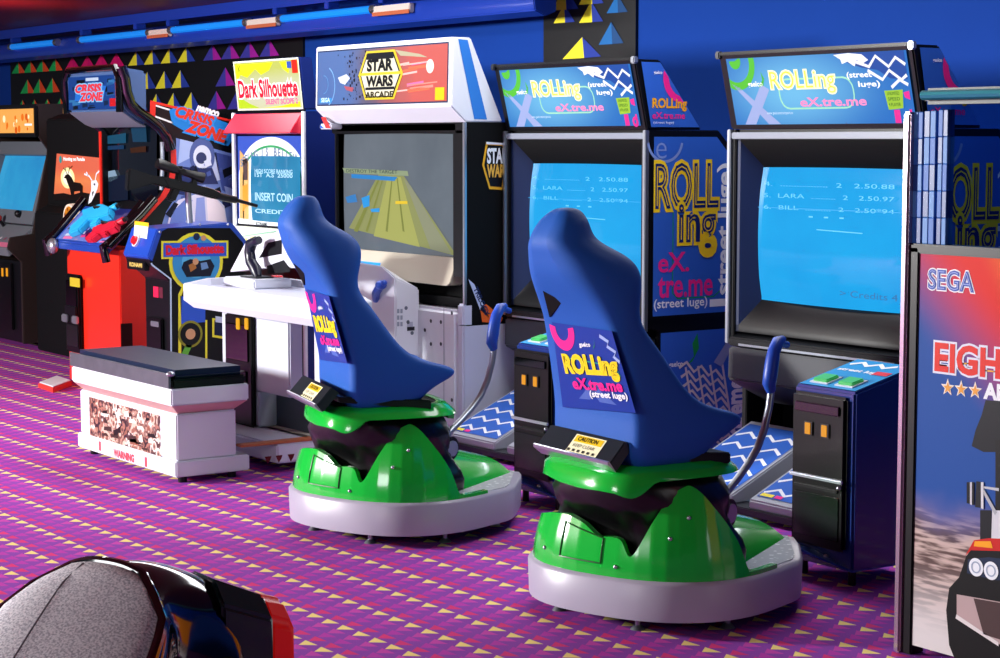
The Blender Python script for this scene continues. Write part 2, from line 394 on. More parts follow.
def screen_mat(name, c0, c1, es, rough=.06):
    m = bpy.data.materials.new(name); m.use_nodes = True; nt = m.node_tree; b = nt.nodes['Principled BSDF']; L = nt.links.new
    tc = nt.nodes.new('ShaderNodeTexCoord'); n = nt.nodes.new('ShaderNodeTexNoise'); n.inputs['Scale'].default_value = 3.2; n.inputs['Detail'].default_value = 3
    w = nt.nodes.new('ShaderNodeTexWave'); w.bands_direction = 'Z'; w.inputs['Scale'].default_value = 55
    mx = nt.nodes.new('ShaderNodeMix'); mx.data_type = 'RGBA'; L(tc.outputs['Object'], n.inputs['Vector']); L(tc.outputs['Object'], w.inputs['Vector'])
    ad = nt.nodes.new('ShaderNodeMath'); ad.operation = 'MULTIPLY_ADD'; ad.inputs[1].default_value = .10; L(w.outputs['Fac'], ad.inputs[0]); L(n.outputs['Fac'], ad.inputs[2]); L(ad.outputs[0], mx.inputs[0])
    mx.inputs[6].default_value = lin(c0); mx.inputs[7].default_value = lin(c1)
    b.inputs['Base Color'].default_value = (.01, .02, .03, 1); b.inputs['Roughness'].default_value = rough; b.inputs['Specular IOR Level'].default_value = .18
    L(mx.outputs[2], b.inputs['Emission Color']); b.inputs['Emission Strength'].default_value = es; return m
SCRB = screen_mat('screen blue', '#0490e0', '#10b4f6', .98)
scr = crt('screen', sx0, sx1, sz0, sz1, SY, SCRB, cabs)
b = MB()                                                    # hood round the tube
for P, Q in ((((X0 + .03), YF + .03, ZS), (sx0 + .004, SY + .02, ZMB - .03)),):
    b.hexa([(X0 + .03, YF + .012, ZS + .002), (X0 + .05, YF + .012, ZS + .002), (sx0 + .01, SY - .002, sz0 - .01), (sx0 - .01, SY + .02, sz0 - .03), (X0 + .03, YF + .012, ZMB - .031), (X0 + .05, YF + .012, ZMB - .031), (sx0 + .01, SY - .002, sz1 + .012), (sx0 - .01, SY + .02, sz1 + .03)], mat('hood navy', '#0b2048', .4))
    b.hexa([(X1 - .05, YF + .012, ZS + .002), (X1 - .03, YF + .012, ZS + .002), (sx1 + .01, SY + .02, sz0 - .03), (sx1 - .01, SY - .002, sz0 - .01), (X1 - .05, YF + .012, ZMB - .031), (X1 - .03, YF + .012, ZMB - .031), (sx1 + .01, SY + .02, sz1 + .03), (sx1 - .01, SY - .002, sz1 + .012)], BLACK)
b.hexa([(X0 + .03, YF + .012, ZMB - .05), (X1 - .03, YF + .012, ZMB - .05), (sx1 + .01, SY + .0, sz1), (sx0 - .01, SY + .0, sz1), (X0 + .03, YF + .012, ZMB - .031), (X1 - .03, YF + .012, ZMB - .031), (sx1 + .01, SY + .02, sz1 + .03), (sx0 - .01, SY + .02, sz1 + .03)], BLACKM)
b.hexa([(X0 + .03, YF + .012, ZS + .002), (X1 - .03, YF + .012, ZS + .002), (sx1 + .01, SY + .02, sz0 - .03), (sx0 - .01, SY + .02, sz0 - .03), (X0 + .03, YF + .012, ZS + .03), (X1 - .03, YF + .012, ZS + .03), (sx1 + .01, SY + .0, sz0 + .004), (sx0 - .01, SY + .0, sz0 + .004)], BLACK)
b.box((X0 + .05, SY + .03, ZS + .01), (X1 - .05, SY + .045, ZMB - .04), BLACKM)
b.build('hood', cabs)
b = MB(); fs = Fr((sx0, SY - .037, sz0), (1, 0, 0), (0, 0, 1)); sw, sh = sx1 - sx0, sz1 - sz0
SCW = lit('#5cc4f4', .9)
for r, t in enumerate(('4.  .................  2   2.50.88', '5.  LARA  ..........  2   2.50.97', '6.  BILL  ..........  2   2.50*94')):
    b.text(fs, t, (sw * .06, sh * (.86 - r * .085)), .018, SCW, w=sw * .8, l=1)
b.text(fs, '-  -  -', (sw * .35, sh * .64), .006, SCW, w=.2, l=1); b.strip(fs, [(sw * .4, sh * .555), (sw * .68, sh * .545)], .004, SCW, 1)
b.text(fs, '> Credits 4', (sw * .55, sh * .09), .026, lit('#0b5f9c', .9), w=sw * .34, l=1)
b.strip(fs, [(sw * .02, sh * .70), (sw * .98, sh * .70)], .003, lit('#2f9fdd', .9), 1)
b.build('screen_writing', scr, sm=0)
# silver posts and header
b = MB()
for X in (X0 - .008, X1 - .012): b.box((X, YF - .015, ZS - .05), (X + .02, YF + .01, ZMB + .0), SILVER, .003)
b.box((X0 + .012, YF - .008, ZMB - .040), (X1 - .013, YF + .012, ZMB - .012), mat('header grey', '#7d8492', .4), .003)
b.build('window_frame', cabs)
# marquee
DT = -.075
b = MB()
zt, zb = ZMT, ZMB + .002
yb2 = onX(702, 132, X1).y; yt2 = onX(660, 60, X1).y
print('marq', zt, zb, yb2, yt2)
prof = [(YF, zb), (YF + DT, zt), (yt2, zt), (yb2, zb)]
b.profX(prof, X0, X1, BLACK, .006)
fm = Fr((X0, YF, zb), (1, 0, 0), (0, DT, zt - zb)); MW = X1 - X0; MH = math.hypot(DT, zt - zb)
b.box((X0 - .012, YF + DT - .012, zt - .02), (X0 + .016, YF + DT + .016, zt + .012), DGREY, .005); b.box((X1 - .016, YF + DT - .012, zt - .02), (X1 + .012, YF + DT + .016, zt + .012), STEEL, .005)
b.box((X0 + .016, YF + DT - .008, zt - .006), (X1 - .016, YF + DT + .012, zt + .008), BLACK, .003)
mq = b.build('marquee', cabs)
def rolling_art(b, f, W, H):
    for c, r0, r1 in (((.055 * W, .93 * H), .085, .118), ((.055 * W, .95 * H), .0, .035)):
        pts = []
        N = 40
        vs = []
        for i in range(N + 1):
            t = math.radians(-180 + 230 * i / N)
            def cl(a, q): return (min(max(a, .006 * W), W), min(q, .985 * H))
            o = cl(c[0] + r1 * math.cos(t), c[1] + r1 * math.sin(t)); i_ = cl(c[0] + r0 * math.cos(t), c[1] + r0 * math.sin(t))
            vs += [f.p(*o, LAY * 2), f.p(*i_, LAY * 2)]
        b.raw(vs, [(2 * i, 2 * i + 2, 2 * i + 3, 2 * i + 1) for i in range(N)], lit('#5fd03a', .6))
    XW = lit('#a9b9ec', .65)
    b.poly(f, [(.015 * W, .62 * H), (.06 * W, .56 * H), (.27 * W, .02 * H), (.20 * W, .02 * H)], XW, 2)
    b.poly(f, [(.06 * W, .02 * H), (.125 * W, .02 * H), (.235 * W, .52 * H), (.19 * W, .6 * H)], XW, 3)
    b.text(f, 'gaelco', (.115 * W, .55 * H), .028, lit('#ffffff', .9), w=.085 * W, l=4, bold=.02)
    b.poly(f, [(.175 * W, .56 * H), (.205 * W, .58 * H), (.215 * W, .68 * H), (.2 * W, .78 * H), (.203 * W, .66 * H)], lit('#4fc03a', .7), 4)
    b.text(f, 'ROLLing', (.25 * W, .45 * H), .33 * H, lit('#fff9c8', .95), w=.36 * W, l=5, bold=.06)
    b.text(f, 'ROLLing', (.25 * W, .45 * H), .33 * H, lit('#f2e84a', .8), w=.36 * W, l=6, bold=-.01)
    N = []; r = .05
    x0, x1, y0, y1 = .29 * W, .70 * W, .24 * H, .66 * H
    for cx, cy, a in ((x1 - r, y1 - r, 0), (x0 + r, y1 - r, 90), (x0 + r, y0 + r, 180), (x1 - r, y0 + r, 270)):
        for i in range(5): t = math.radians(a + i * 22.5); N.append((cx + r * math.cos(t), cy + r * math.sin(t)))
    b.strip(f, N, .007, lit('#a8ecc8', .75), 3, closed=True)
    b.text(f, 'eX.tre.me', (.405 * W, .27 * H), .12 * H, lit('#ff8fc4', .85), w=.355 * W, l=6, bold=.025)
    b.text(f, '(street', (.68 * W, .63 * H), .10 * H, lit('#ffffff', .9), w=.13 * W, l=7, bold=.02)
    b.text(f, 'luge)', (.735 * W, .50 * H), .10 * H, lit('#ffffff', .9), w=.11 * W, l=7, bold=.02)
    b.text(f, 'www.gaelcomotorsport.es', (.2 * W, .15 * H), .016, lit('#cfe8ff', .8), w=.15 * W, l=4)
    TW = lit('#f4f8ff', .8); TB = lit('#1d56b4', .5)
    b.poly(f, [(.62 * W, .985 * H), (.985 * W, .985 * H), (.985 * W, .60 * H), (.9 * W, .62 * H), (.84 * W, .74 * H), (.76 * W, .78 * H), (.7 * W, .84 * H), (.65 * W, .9 * H)], TB, 2)
    for pts in ([(.70, .90), (.755, .84), (.80, .79), (.84, .93), (.90, .78), (.94, .90), (.985, .80)], [(.79, .74), (.86, .61), (.90, .73), (.955, .60), (.985, .66)], [(.90, .50), (.945, .60), (.985, .53)]):
        b.strip(f, [(u * W, v * H) for u, v in pts], .013, TW, 4)
    b.poly(f, [(u * W, v * H) for u, v in ((.62, .97), (.70, .985), (.77, .96), (.80, .88), (.765, .83), (.74, .89), (.725, .80), (.69, .87), (.66, .84), (.655, .90))], TW, 3)
    b.poly(f, [(.86 * W, .46 * H), (.955 * W, .47 * H), (.945 * W, .22 * H), (.87 * W, .20 * H)], lit('#a8d83a', .6), 5)
    for k in range(3): b.text(f, ('UNLIMITED', 'SPEED', '4 PLAYER')[k], (.875 * W, (.40 - .075 * k) * H), .013, ink('#2a5a10'), w=.06 * W, l=6)
    PK = lit('#f0309a', .7)
    b.rect(f, .895 * W, .02 * H, .925 * W, .2 * H, PK, 4); b.poly(f, [(.955 * W, .43 * H), (.985 * W, .45 * H), (.985 * W, .33 * H), (.96 * W, .36 * H)], PK, 4)
    b.ring(f, (.968 * W, .08 * H), .008, .02, PK, 4, sy=1.2); b.rect(f, .985 * W - .012, .02 * H, .985 * W, .2 * H, PK, 4)
b = MB()
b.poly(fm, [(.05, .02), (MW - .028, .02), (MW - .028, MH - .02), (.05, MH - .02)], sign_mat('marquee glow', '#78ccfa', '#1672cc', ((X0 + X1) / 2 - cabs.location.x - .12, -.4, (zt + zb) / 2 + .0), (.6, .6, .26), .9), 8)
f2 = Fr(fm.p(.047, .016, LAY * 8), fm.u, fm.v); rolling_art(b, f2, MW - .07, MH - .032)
b.build('sign_face', mq, sm=0)
fsd = Fr((X1, YF, zb), (0, 1, 0), (0, 0, 1))
b = MB()
D = yb2 - YF; Dt = yt2 - YF; HH = zt - zb
b.poly(fsd, [(.02, .012), (D - .022, .012), (Dt - .004, HH - .012), (DT + .035, HH - .012)], PANB, 8)
g = Fr(fsd.p(0, 0, LAY * 8), fsd.u, fsd.v); PK = ink('#f0288f')
def clipr(b, f, c, r0, r1, m, l, lim):
    N = 40; vs = []
    for i in range(N + 1):
        t = math.radians(70 + 290 * i / N)
        row = []
        for r in (r1, r0):
            a, q = c[0] + r * math.cos(t), c[1] + r * math.sin(t); q = min(q, HH - .014); a = min(a, lim(q)); row.append((a, q))
        vs += [f.p(*row[0], LAY * l), f.p(*row[1], LAY * l)]
    b.raw(vs, [(2 * i, 2 * i + 2, 2 * i + 3, 2 * i + 1) for i in range(N)], m)
lim = lambda q: lerp(D, Dt, q / HH) - .02
clipr(b, g, (.205, .235), .085, .118, PK, 2, lim); clipr(b, g, (.2, .235), .018, .045, PK, 2, lim)
b.text(g, 'gaelco', (.03, .245), .018, ink('#ffffff'), l=3, bold=.02)
b.text(g, 'ROLLing', (.025, .085), .055, ink('#f0a820'), w=.2, l=3, bold=.035)
b.text(g, 'eX.tre.me', (.025, .05), .028, PK, w=.19, l=3, bold=.02); b.text(g, '(street luge)', (.03, .024), .014, ink('#ffffff'), w=.12, l=3)
b.build('side_sign', mq, sm=0)
# side panel
fp_ = Fr((X1, YF, ZS), (0, 1, 0), (0, 0, 1)); PH = ZMB - ZS
b = MB()
b.prism([(X1 + .001, YF + .01, ZS), (X1 + .001, YF + .01, ZMB - .012), (X1 + .001, 6.02, ZMB - .012), (X1 + .001, 6.13, ZMB - .12), (X1 + .001, YB - .01, 1.19), (X1 + .001, YB - .01, ZS)], (.008, 0, 0), BLACK)
f3 = Fr((X1 + .009, YF, ZS), (0, 1, 0), (0, 0, 1))
b.poly(f3, [(.035, .02), (.035, PH - .03), (.41, PH - .03), (.515, PH - .135), (.70, .5), (.70, .02)], PANB, 1)
YEL = ink('#ffd722'); NV = ink('#16266a'); WH = ink('#f2f4fa')
b.ring(f3, (.10, PH - .04), .095, .108, ink('#7f97d6'), 2, 190, 350); b.text(f3, 'e', (.045, PH - .13), .075, ink('#7f97d6'), l=2, bold=-.01)
b.text(f3, 'ROLL', (.045, PH * .59), PH * .235, YEL, w=.375, l=3, bold=.07); b.text(f3, 'ROLL', (.045, PH * .59), PH * .235, NV, w=.375, l=4, bold=.012)
b.text(f3, 'ROLL', (.045, PH * .59), PH * .235, YEL, w=.375, l=5, bold=-.035)
b.text(f3, 'ing', (.185, PH * .345), PH * .26, YEL, w=.215, l=6, bold=.08); b.text(f3, 'ing', (.185, PH * .345), PH * .26, NV, w=.215, l=7, bold=.02)
b.text(f3, 'ing', (.185, PH * .345), PH * .26, YEL, w=.215, l=8, bold=-.03)
b.text(f3, 'eX.', (.065, PH * .255), PH * .10, PK, w=.18, l=3, bold=.02); b.text(f3, 'tre.me', (.065, PH * .12), PH * .10, PK, w=.325, l=3, bold=.02)
b.text(f3, '(street luge)', (.03 + .01, PH * .05), PH * .062, WH, w=.32, l=3, bold=.015)
b.rect(f3, .375, PH * .055, .50, PH * .095, WH, 3)
b.text(f3, 'street luge)', (.515, PH * .12), .10, WH, w=PH * .70, l=3, bold=.03, rot=90)
GL = ink('#1f9a4a'); b.strip(f3, [(.15, PH * .57), (.15, PH * .14), (.18, PH * .11), (.40, PH * .11), (.44, PH * .14)], .005, GL, 2)
b.build('side_panel', cabs, sm=0)
# lower side panel with the tyre tread print
f4 = Fr((X1, YF + .08, .03), (0, 1, 0), (0, 0, 1)); LH = ZS - .09
b = MB(); b.poly(f4, [(.01, .0), (.01, LH), (.62, LH), (.62, 0)], PANB, 2)
b.poly(f4, [(.20, LH * .9), (.23, LH * .98), (.24, LH * .86), (.2, LH * .76), (.17, LH * .74), (.21, LH * .8)], ink('#1f9a4a'), 3); b.text(f4, 'gaelco', (.06, LH * .72), .03, WH, l=3, bold=.02)
TWB = ink('#d8d2d6')
for k in range(9):
    y0 = LH * (.72 - .075 * k); pts = [(.12 + .045 * i + .012 * k, y0 + (.035 if i % 2 else 0) - .012 * i) for i in range(7)]
    b.strip(f4, pts, .014, TWB, 4)
for k in range(4): b.strip(f4, [(.16 + .075 * k, LH * .72), (.24 + .075 * k, LH * .1)], .012, TWB, 3)
b.text(f4, 'extreme street', (.52, .02), .085, WH, w=LH * 1.0, l=5, bold=.04, rot=90)
b.poly(f4, [(.33, LH * .74), (.38, LH * .70), (.5, LH * .97), (.46, LH * .99)], ink('#8f9cc8'), 5)
b.build('lower_side_panel', cabs, sm=0)
# pedal board on the floor
b = MB()
cxp = (X0 + X1) / 2
def pedal(xa, xb, name):
    b = MB(); pr = [(YF - .42, .05), (YF - .42, .085), (YF + .06, .30), (YF + .08, .28), (YF + .08, .05)]
    b.profX(pr, xa, xb, mat('pedal grey', '#a6a9b4', .4), .006)
    fq = Fr((xa, YF - .42, .086), (1, 0, 0), (0, .48, .215)); w = xb - xa; h = math.hypot(.48, .215)
    b.rect(fq, .02, .03, w - .02, h - .03, ink('#2a62c4'), 2)
    for k in range(5):
        y0 = .06 + k * .085; b.strip(fq, [(.03 + (w - .06) * i / 6, y0 + (.035 if i % 2 else 0)) for i in range(7)], .016, WH, 3)
    b.rect(fq, .03, .035, .10, .055, ink('#f4e04a'), 4); b.rect(fq, .11, .035, .15, .055, PK, 4)
    return b.build(name, cabs)
pedal(cxp - .46, cxp - .05, 'foot_ramp'); pedal(cxp + .05, cxp + .46, 'foot_ramp')
b = MB(); b.box((X0 + .04, YF - .43, .02), (X1 - .04, YF + .08, .05), DGREY, .004); b.build('foot_plate', cabs)

# ------------------------------------------------------------------ the ride: swivelling seat on a green base
RB = V((-4.758, 3.988, 0)); ax = V((-.305, .952, 0)).normalized(); lt = V((.952, .305, 0)).normalized()
ride = thing('luge_ride', 'PLACEHOLDER', 'ride seat', RB, 'swivelling seat rides')
_raw = []
def _outline():
    P = [(a, -.425) for a in (.40, .32, .24, .16, .08)]
    for i in range(25):
        t = math.pi * i / 24; P.append((-(abs(math.sin(t)) ** .82) * .40, math.copysign(abs(math.cos(t)) ** .82, -math.cos(t)) * .425))
    P += [(.06, .425), (.12, .424), (.165, .418), (.20, .405), (.24, .385), (.33, .33), (.42, .275), (.49, .22)]
    return P
_OP = _outline(); _OL = [0.]
for (a0, l0), (a1, l1) in zip(_OP, _OP[1:]): _OL.append(_OL[-1] + math.hypot(a1 - a0, l1 - l0))
def plan_al(s):
    q = min(max(s, 0), 1) * _OL[-1]
    for i in range(len(_OP) - 1):
        if q <= _OL[i + 1] + 1e-9:
            t = (q - _OL[i]) / max(_OL[i + 1] - _OL[i], 1e-9); return lerp(_OP[i][0], _OP[i + 1][0], t), lerp(_OP[i][1], _OP[i + 1][1], t)
    return _OP[-1]
def plan(s, inset=0., zz=0.):                               # outline of the base: s 0..1 from the left front round the back to the right front
    a, l = plan_al(s); a0, l0 = plan_al(s - .02); a1, l1 = plan_al(s + .02); L = math.hypot(a1 - a0, l1 - l0)
    na, nl = (l0 - l1) / L, (a1 - a0) / L                    # points inward
    if na * -a + nl * -l < 0 and abs(l) + abs(a) > .2: na, nl = -na, -nl
    return RB + ax * (a + na * inset) + lt * (l * .97 + .014 + nl * inset) + V((0, 0, zz))
NS = 64
# skirt
b = MB(); rings = []
for ins, z in ((.02, .045), (.0, .05), (-.004, .16), (.006, .172), (.03, .174), (.05, .06)):
    rings.append([plan(i / NS, ins, z) for i in range(NS + 1)])
rings.append(rings[0])
b.loft(rings, SKIRT, caps=False, closed=False); n1 = [plan(i / NS, .03, .10) for i in range(NS + 1)]
b.raw(n1 + [q - V((0, 0, .05)) for q in n1], [tuple(range(NS + 1)), tuple(reversed(range(NS + 1, 2 * NS + 2)))], BLACKM)
sk = b.build('base_skirt', ride, sm=50); fix_normals(sk)
for s in (.08, .33, .52, .70, .90):
    b = MB(); q = plan(s, .09); b.cyl((q.x, q.y, .012), (q.x, q.y, .06), .009, STEEL, 10); b.cyl((q.x, q.y, .0), (q.x, q.y, .014), .024, STEEL, 14, .012); b.build('levelling_foot', ride)
# green shell with a wavy top edge
TOPPX = [(530, 512), (540, 513), (552, 512), (568, 514), (584, 523), (592, 531), (598, 537), (612, 537), (622, 540), (627, 557), (632, 558), (640, 545), (648, 530), (656, 517), (664, 505), (672, 495), (680, 489), (689, 485), (697, 489), (705, 496), (715, 508), (727, 523), (740, 544), (748, 572), (754, 600)]
def top_h(s):
    a_, l_ = plan_al(s)
    if l_ < 0 and a_ > 0: return .33
    if a_ > .14 and l_ > 0: return .185
    h = .3
    for _ in range(12):
        q = plan(s, .012 + .10 * max((h - .165) / .3, 0) ** 1.7, h); px, _y = proj(q)
        h = .6 * h + .4 * min(max(zat(interp(TOPPX, px), q), .185), .47)
    return h
b = MB(); NT = 9; NS2 = 220; rings_o = []; cols = []
for i in range(NS2 + 1):
    s = i / NS2 * .80
    if plan_al(s)[0] > .035 and plan_al(s)[1] > 0: break
    cols.append((s, top_h(s)))
for _ in range(2): cols = [(cols[i][0], (cols[max(i - 1, 0)][1] + 2 * cols[i][1] + cols[min(i + 1, len(cols) - 1)][1]) / 4) for i in range(len(cols))]
for t in range(NT + 1):
    k = t / NT; row = []
    for s, h in cols:
        z = lerp(.165, h, k); ins = .012 + .10 * ((z - .165) / .3) ** 1.7
        row.append(plan(s, ins, z))
    rings_o.append(row)
for t in range(NT, -1, -1):
    k = t / NT; row = []
    for s, h in cols:
        z = lerp(.165, h, k); ins = .012 + .10 * ((z - .165) / .3) ** 1.7 + .022; row.append(plan(s, ins, z))
    rings_o.append(row)
b.loft(rings_o, GREEN, caps=False, closed=False)
sh = b.build('base_shell', ride, sm=60); fix_normals(sh)
# hatch line on the rear of the shell
b = MB()
def shell_pt(s, z, k=.002): return plan(s, .012 + .10 * max((z - .165) / .3, 0) ** 1.7 - k, z)
hs0, hs1 = .40, .475
loop = [shell_pt(lerp(hs0, hs1, i / 8), .21) for i in range(9)] + [shell_pt(hs1, lerp(.21, .285, i / 4)) for i in range(1, 5)] + [shell_pt(lerp(hs1, hs0, i / 8), lerp(.285, .315, i / 8)) for i in range(1, 9)] + [shell_pt(hs0, lerp(.315, .21, i / 4)) for i in range(1, 4)]
b.tube(loop, .0026, mat('seam green', '#0a5a1c', .4), 6, closed=True); b.build('hatch_seam', sh)
for s, z in ((.50, .205), (.58, .3), (.61, .36), (.36, .22)):
    b = MB(); b.ball(shell_pt(s, z, 0), .007, SILVER); b.build('screw', sh)
# foot well cowl in front and the white tread plate
b = MB(); rings = []
for k in range(9):
    t = k / 8; a = lerp(.02, .44, t); hh = lerp(.37, .235, t ** .8); w = lerp(.31, .23, t)
    ring = []
    for i in range(17):
        u = i / 16 * 2 - 1; z = .165 + (hh - .165) * (1 - abs(u) ** 2.6); ring.append(RB + ax * a + lt * (u * w) + V((0, 0, z)))
    ring += [RB + ax * a + lt * (w * (1 - 2 * i / 4)) + V((0, 0, .15)) for i in range(5)]
    rings.append(ring)
b.loft(rings, GREEN); cw = b.build('front_cowl', ride, sm=50); fix_normals(cw)
def tread_mat():
    m = mat('tread plate', '#e2e4e8', .4); nt = m.node_tree; bs = nt.nodes['Principled BSDF']
    tc = nt.nodes.new('ShaderNodeTexCoord'); v = nt.nodes.new('ShaderNodeTexVoronoi'); v.inputs['Scale'].default_value = 38; v.distance = 'MANHATTAN'
    cr = nt.nodes.new('ShaderNodeValToRGB'); cr.color_ramp.elements[0].color = lin('#f4f6f8'); cr.color_ramp.elements[1].color = lin('#b0b3ba'); cr.color_ramp.elements[0].position = .25; cr.color_ramp.elements[1].position = .5
    nt.links.new(tc.outputs['Object'], v.inputs['Vector']); nt.links.new(v.outputs['Distance'], cr.inputs[0]); nt.links.new(cr.outputs[0], bs.inputs['Base Color']); return m
b = MB(); b.prismpts([RB + ax * a + lt * l + V((0, 0, .145)) for a, l in ((-.05, .10), (-.05, .40), (.16, .40), (.23, .372), (.48, .21), (.48, -.12), (.38, -.40), (.2, -.40))],
                     [RB + ax * a + lt * l + V((0, 0, .176)) for a, l in ((-.05, .10), (-.05, .40), (.16, .40), (.23, .372), (.48, .21), (.48, -.12), (.38, -.40), (.2, -.40))], tread_mat(), .004)
b.build('tread_plate', ride)
b = MB(); b.prismpts([RB + ax * a + lt * l + V((0, 0, .06)) for a, l in ((.38, -.42), (.475, -.12), (.475, .21), (.495, .21), (.495, -.125), (.40, -.425))], [RB + ax * a + lt * l + V((0, 0, .15)) for a, l in ((.38, -.42), (.475, -.12), (.475, .21), (.495, .21), (.495, -.125), (.40, -.425))], DGREY, .004); b.build('front_bar', ride)
# seat frame axes
SC = V((-4.712, 3.845, 0)); sy_ = V((math.sin(math.radians(4)), math.cos(math.radians(4)), 0)); sx_ = V((sy_.y, -sy_.x, 0))
def S(x, y, z): return SC + sx_ * x + sy_ * y + V((0, 0, z))
def ell(w, l, z, oy=0., n=48, e=.8): 
    out = []
    for i in range(n):
        t = 2 * math.pi * i / n; c, s = math.cos(t), math.sin(t)
        out.append(S(math.copysign(abs(c) ** e, c) * w / 2, oy + math.copysign(abs(s) ** e, s) * l / 2, z))
    return out
# bellows
b = MB(); rr = []; NB = 72
for k in range(9):
    t = k / 8; z = lerp(.18, .475, t); row = []
    pl_ = 1 + .05 * math.sin(t * math.pi * 3.2)
    for i in range(NB):
        th = 2 * math.pi * i / NB; c, s_ = math.cos(th), math.sin(th); e = .8
        c, s_ = math.copysign(abs(c) ** e, c), math.copysign(abs(s_) ** e, s_)
        A = RB + lt * (c * (.335 if c < 0 else .31)) + ax * (s_ * (.30 if s_ < 0 else .08))
        Bq = SC + sx_ * (c * .25) + sy_ * (.02 + s_ * .24)
        w = t ** 1.3; q = A * (1 - w) + Bq * w; cc = RB * (1 - w) + (SC + sy_ * .02) * w
        fold = 1 + .018 * math.sin(i * 1.25 + k * 1.3) * math.sin(t * math.pi)
        q = cc + (q - cc) * pl_ * fold * (1.0 if t < .8 else .97); row.append(V((q.x, q.y, z)))
    rr.append(row)
b.loft(rr, BELLOWS); bw = b.build('bellows', ride, sm=80); fix_normals(bw)
# green collar with drooping points
b = MB(); n = 96; top = ell(.47, .46, .515, .02, n, .62); mid = ell(.54, .53, .485, .02, n, .62); low = []
LOWPX = [(536, 470), (543, 473), (560, 482), (580, 488), (600, 491), (615, 494), (625, 498), (633, 499), (642, 495), (652, 486), (662, 478), (680, 471), (700, 466), (718, 461), (730, 460)]
lowring = ell(.55, .54, .0, .02, n, .62)
for q in lowring:
    px, _ = proj((q.x, q.y, .44)); z = zat(interp(LOWPX, px), q)
    front = (q - SC).dot(sy_) > .12 and (q - SC).dot(sx_) < .1
    if front: z = .44
    low.append(V((q.x, q.y, min(max(z, .37), .475))))
inn = [V((SC.x + .02 + (q.x - SC.x) * .9, SC.y + (q.y - SC.y) * .9, q.z + .004)) for q in low]
b.loft([ell(.40, .40, .516, .02, n, .62), top, mid, low, inn], GREEN, caps=False); cl = b.build('seat_collar', ride, sm=60); fix_normals(cl)
b = MB(); b.loft([ell(.30, .32, .44, .03), ell(.40, .40, .512, .03)], BLACKM); b.build('swivel_column', ride)
# slanted black plate behind the seat with the warning label
b = MB(); pa = [onP(550, 422, S(0, -.175, 0), sy_), onP(623, 443, S(0, -.175, 0), sy_)]
zt_ = (pa[0].z + pa[1].z) / 2
qa = [onP(536, 445, S(0, -.235, 0), sy_), onP(611, 468, S(0, -.235, 0), sy_)]
zl_ = (qa[0].z + qa[1].z) / 2
xa = (pa[0] - SC).dot(sx_); xb = (pa[1] - SC).dot(sx_); xc = (qa[0] - SC).dot(sx_); xd = (qa[1] - SC).dot(sx_)
print('plate', zt_, zl_, xa, xb, xc, xd)
xl, xr = (xa + xc) / 2, (xb + xd) / 2
PY0, PY1 = -.175, -.235
b.prismpts([S(xl, PY0, zt_), S(xr, PY0, zt_), S(xr, PY1, zl_), S(xl, PY1, zl_)], [S(xl, PY0 + .03, zt_ - .02), S(xr, PY0 + .03, zt_ - .02), S(xr, PY1 + .03, zl_ - .022), S(xl, PY1 + .03, zl_ - .022)], mat('plate dark', '#14252c', .3), .003)
b.prismpts([S(xl - .002, PY1 - .004, zl_ - .0), S(xr + .002, PY1 - .004, zl_), S(xr + .002, PY1 + .026, zl_ - .024), S(xl - .002, PY1 + .026, zl_ - .024)], [S(xl - .002, PY1 - .006, zl_ + .010), S(xr + .002, PY1 - .006, zl_ + .010), S(xr + .002, PY1 - .0, zl_ + .012), S(xl - .002, PY1 - .0, zl_ + .012)], SILVER)
b.prismpts([S(xl, -.15, zl_ + .012), S(xr + .01, -.15, zl_ + .012), S(.235, .20, .50), S(-.235, .20, .50)], [S(xl, -.15, zt_ - .035), S(xr + .01, -.15, zt_ - .035), S(.235, .20, .535), S(-.235, .20, .535)], BLACK, .004)
pl = b.build('seat_plate', ride)
fl = Fr(S(xl, PY1, zl_), sx_, S(0, PY0, zt_) - S(0, PY1, zl_)); Lw = xr - xl; Lh = (S(0, PY0, zt_) - S(0, PY1, zl_)).length
b = MB(); b.rect(fl, Lw * .40, Lh * .14, Lw * .80, Lh * .86, ink('#f6f2c8'), 2); b.rect(fl, Lw * .42, Lh * .56, Lw * .78, Lh * .82, ink('#f0c81e'), 3)
b.text(fl, 'CAUTION', (Lw * .46, Lh * .62), .014, ink('#20200a'), w=Lw * .26, l=4, bold=.02); b.text(fl, 'KEEP CLEAR', (Lw * .45, Lh * .36), .011, ink('#303028'), w=Lw * .28, l=4)
for k in range(6): b.rect(fl, Lw * (.41 + .065 * k), Lh * .17, Lw * (.44 + .065 * k), Lh * .27, ink('#303028'), 4)
b.build('warning_label', pl, sm=0, label='yellow and white warning label')
# the seat itself: horizontal sections from the cushion up to the head rest
SEC = [  # picture row, left edge, right edge, width, corner radius
    (462, 575, 690, .40, .05), (454, 566, 698, .44, .05), (446, 560, 706, .47, .05), (438, 557, 714, .48, .045), (430, 556, 724, .49, .04), (423, 556, 738, .49, .04), (416, 556, 744, .49, .04), (409, 556, 737, .49, .04), (402, 555.5, 708, .485, .04),
    (390, 554.5, 689, .48, .035), (375, 552.5, 677, .475, .035), (360, 550.5, 667, .465, .035), (345, 548, 657, .45, .035), (334, 546.5, 649, .44, .04), (323, 544.5, 640, .43, .045), (313, 542.5, 635.5, .425, .06), (302, 540, 635.5, .42, .08), (290, 536, 638, .41, .10), (279, 531.5, 639, .395, .11), (269, 529, 638, .375, .12), (260, 528, 633, .35, .12),
    (253, 528.5, 625, .32, .12), (247, 529, 614, .285, .118), (241, 530, 602, .25, .11), (234, 532.5, 592.5, .215, .10), (226, 537, 588, .195, .092), (218, 542, 584.5, .17, .078), (211, 549, 579, .12, .055), (206, 557, 573, .07, .033)]
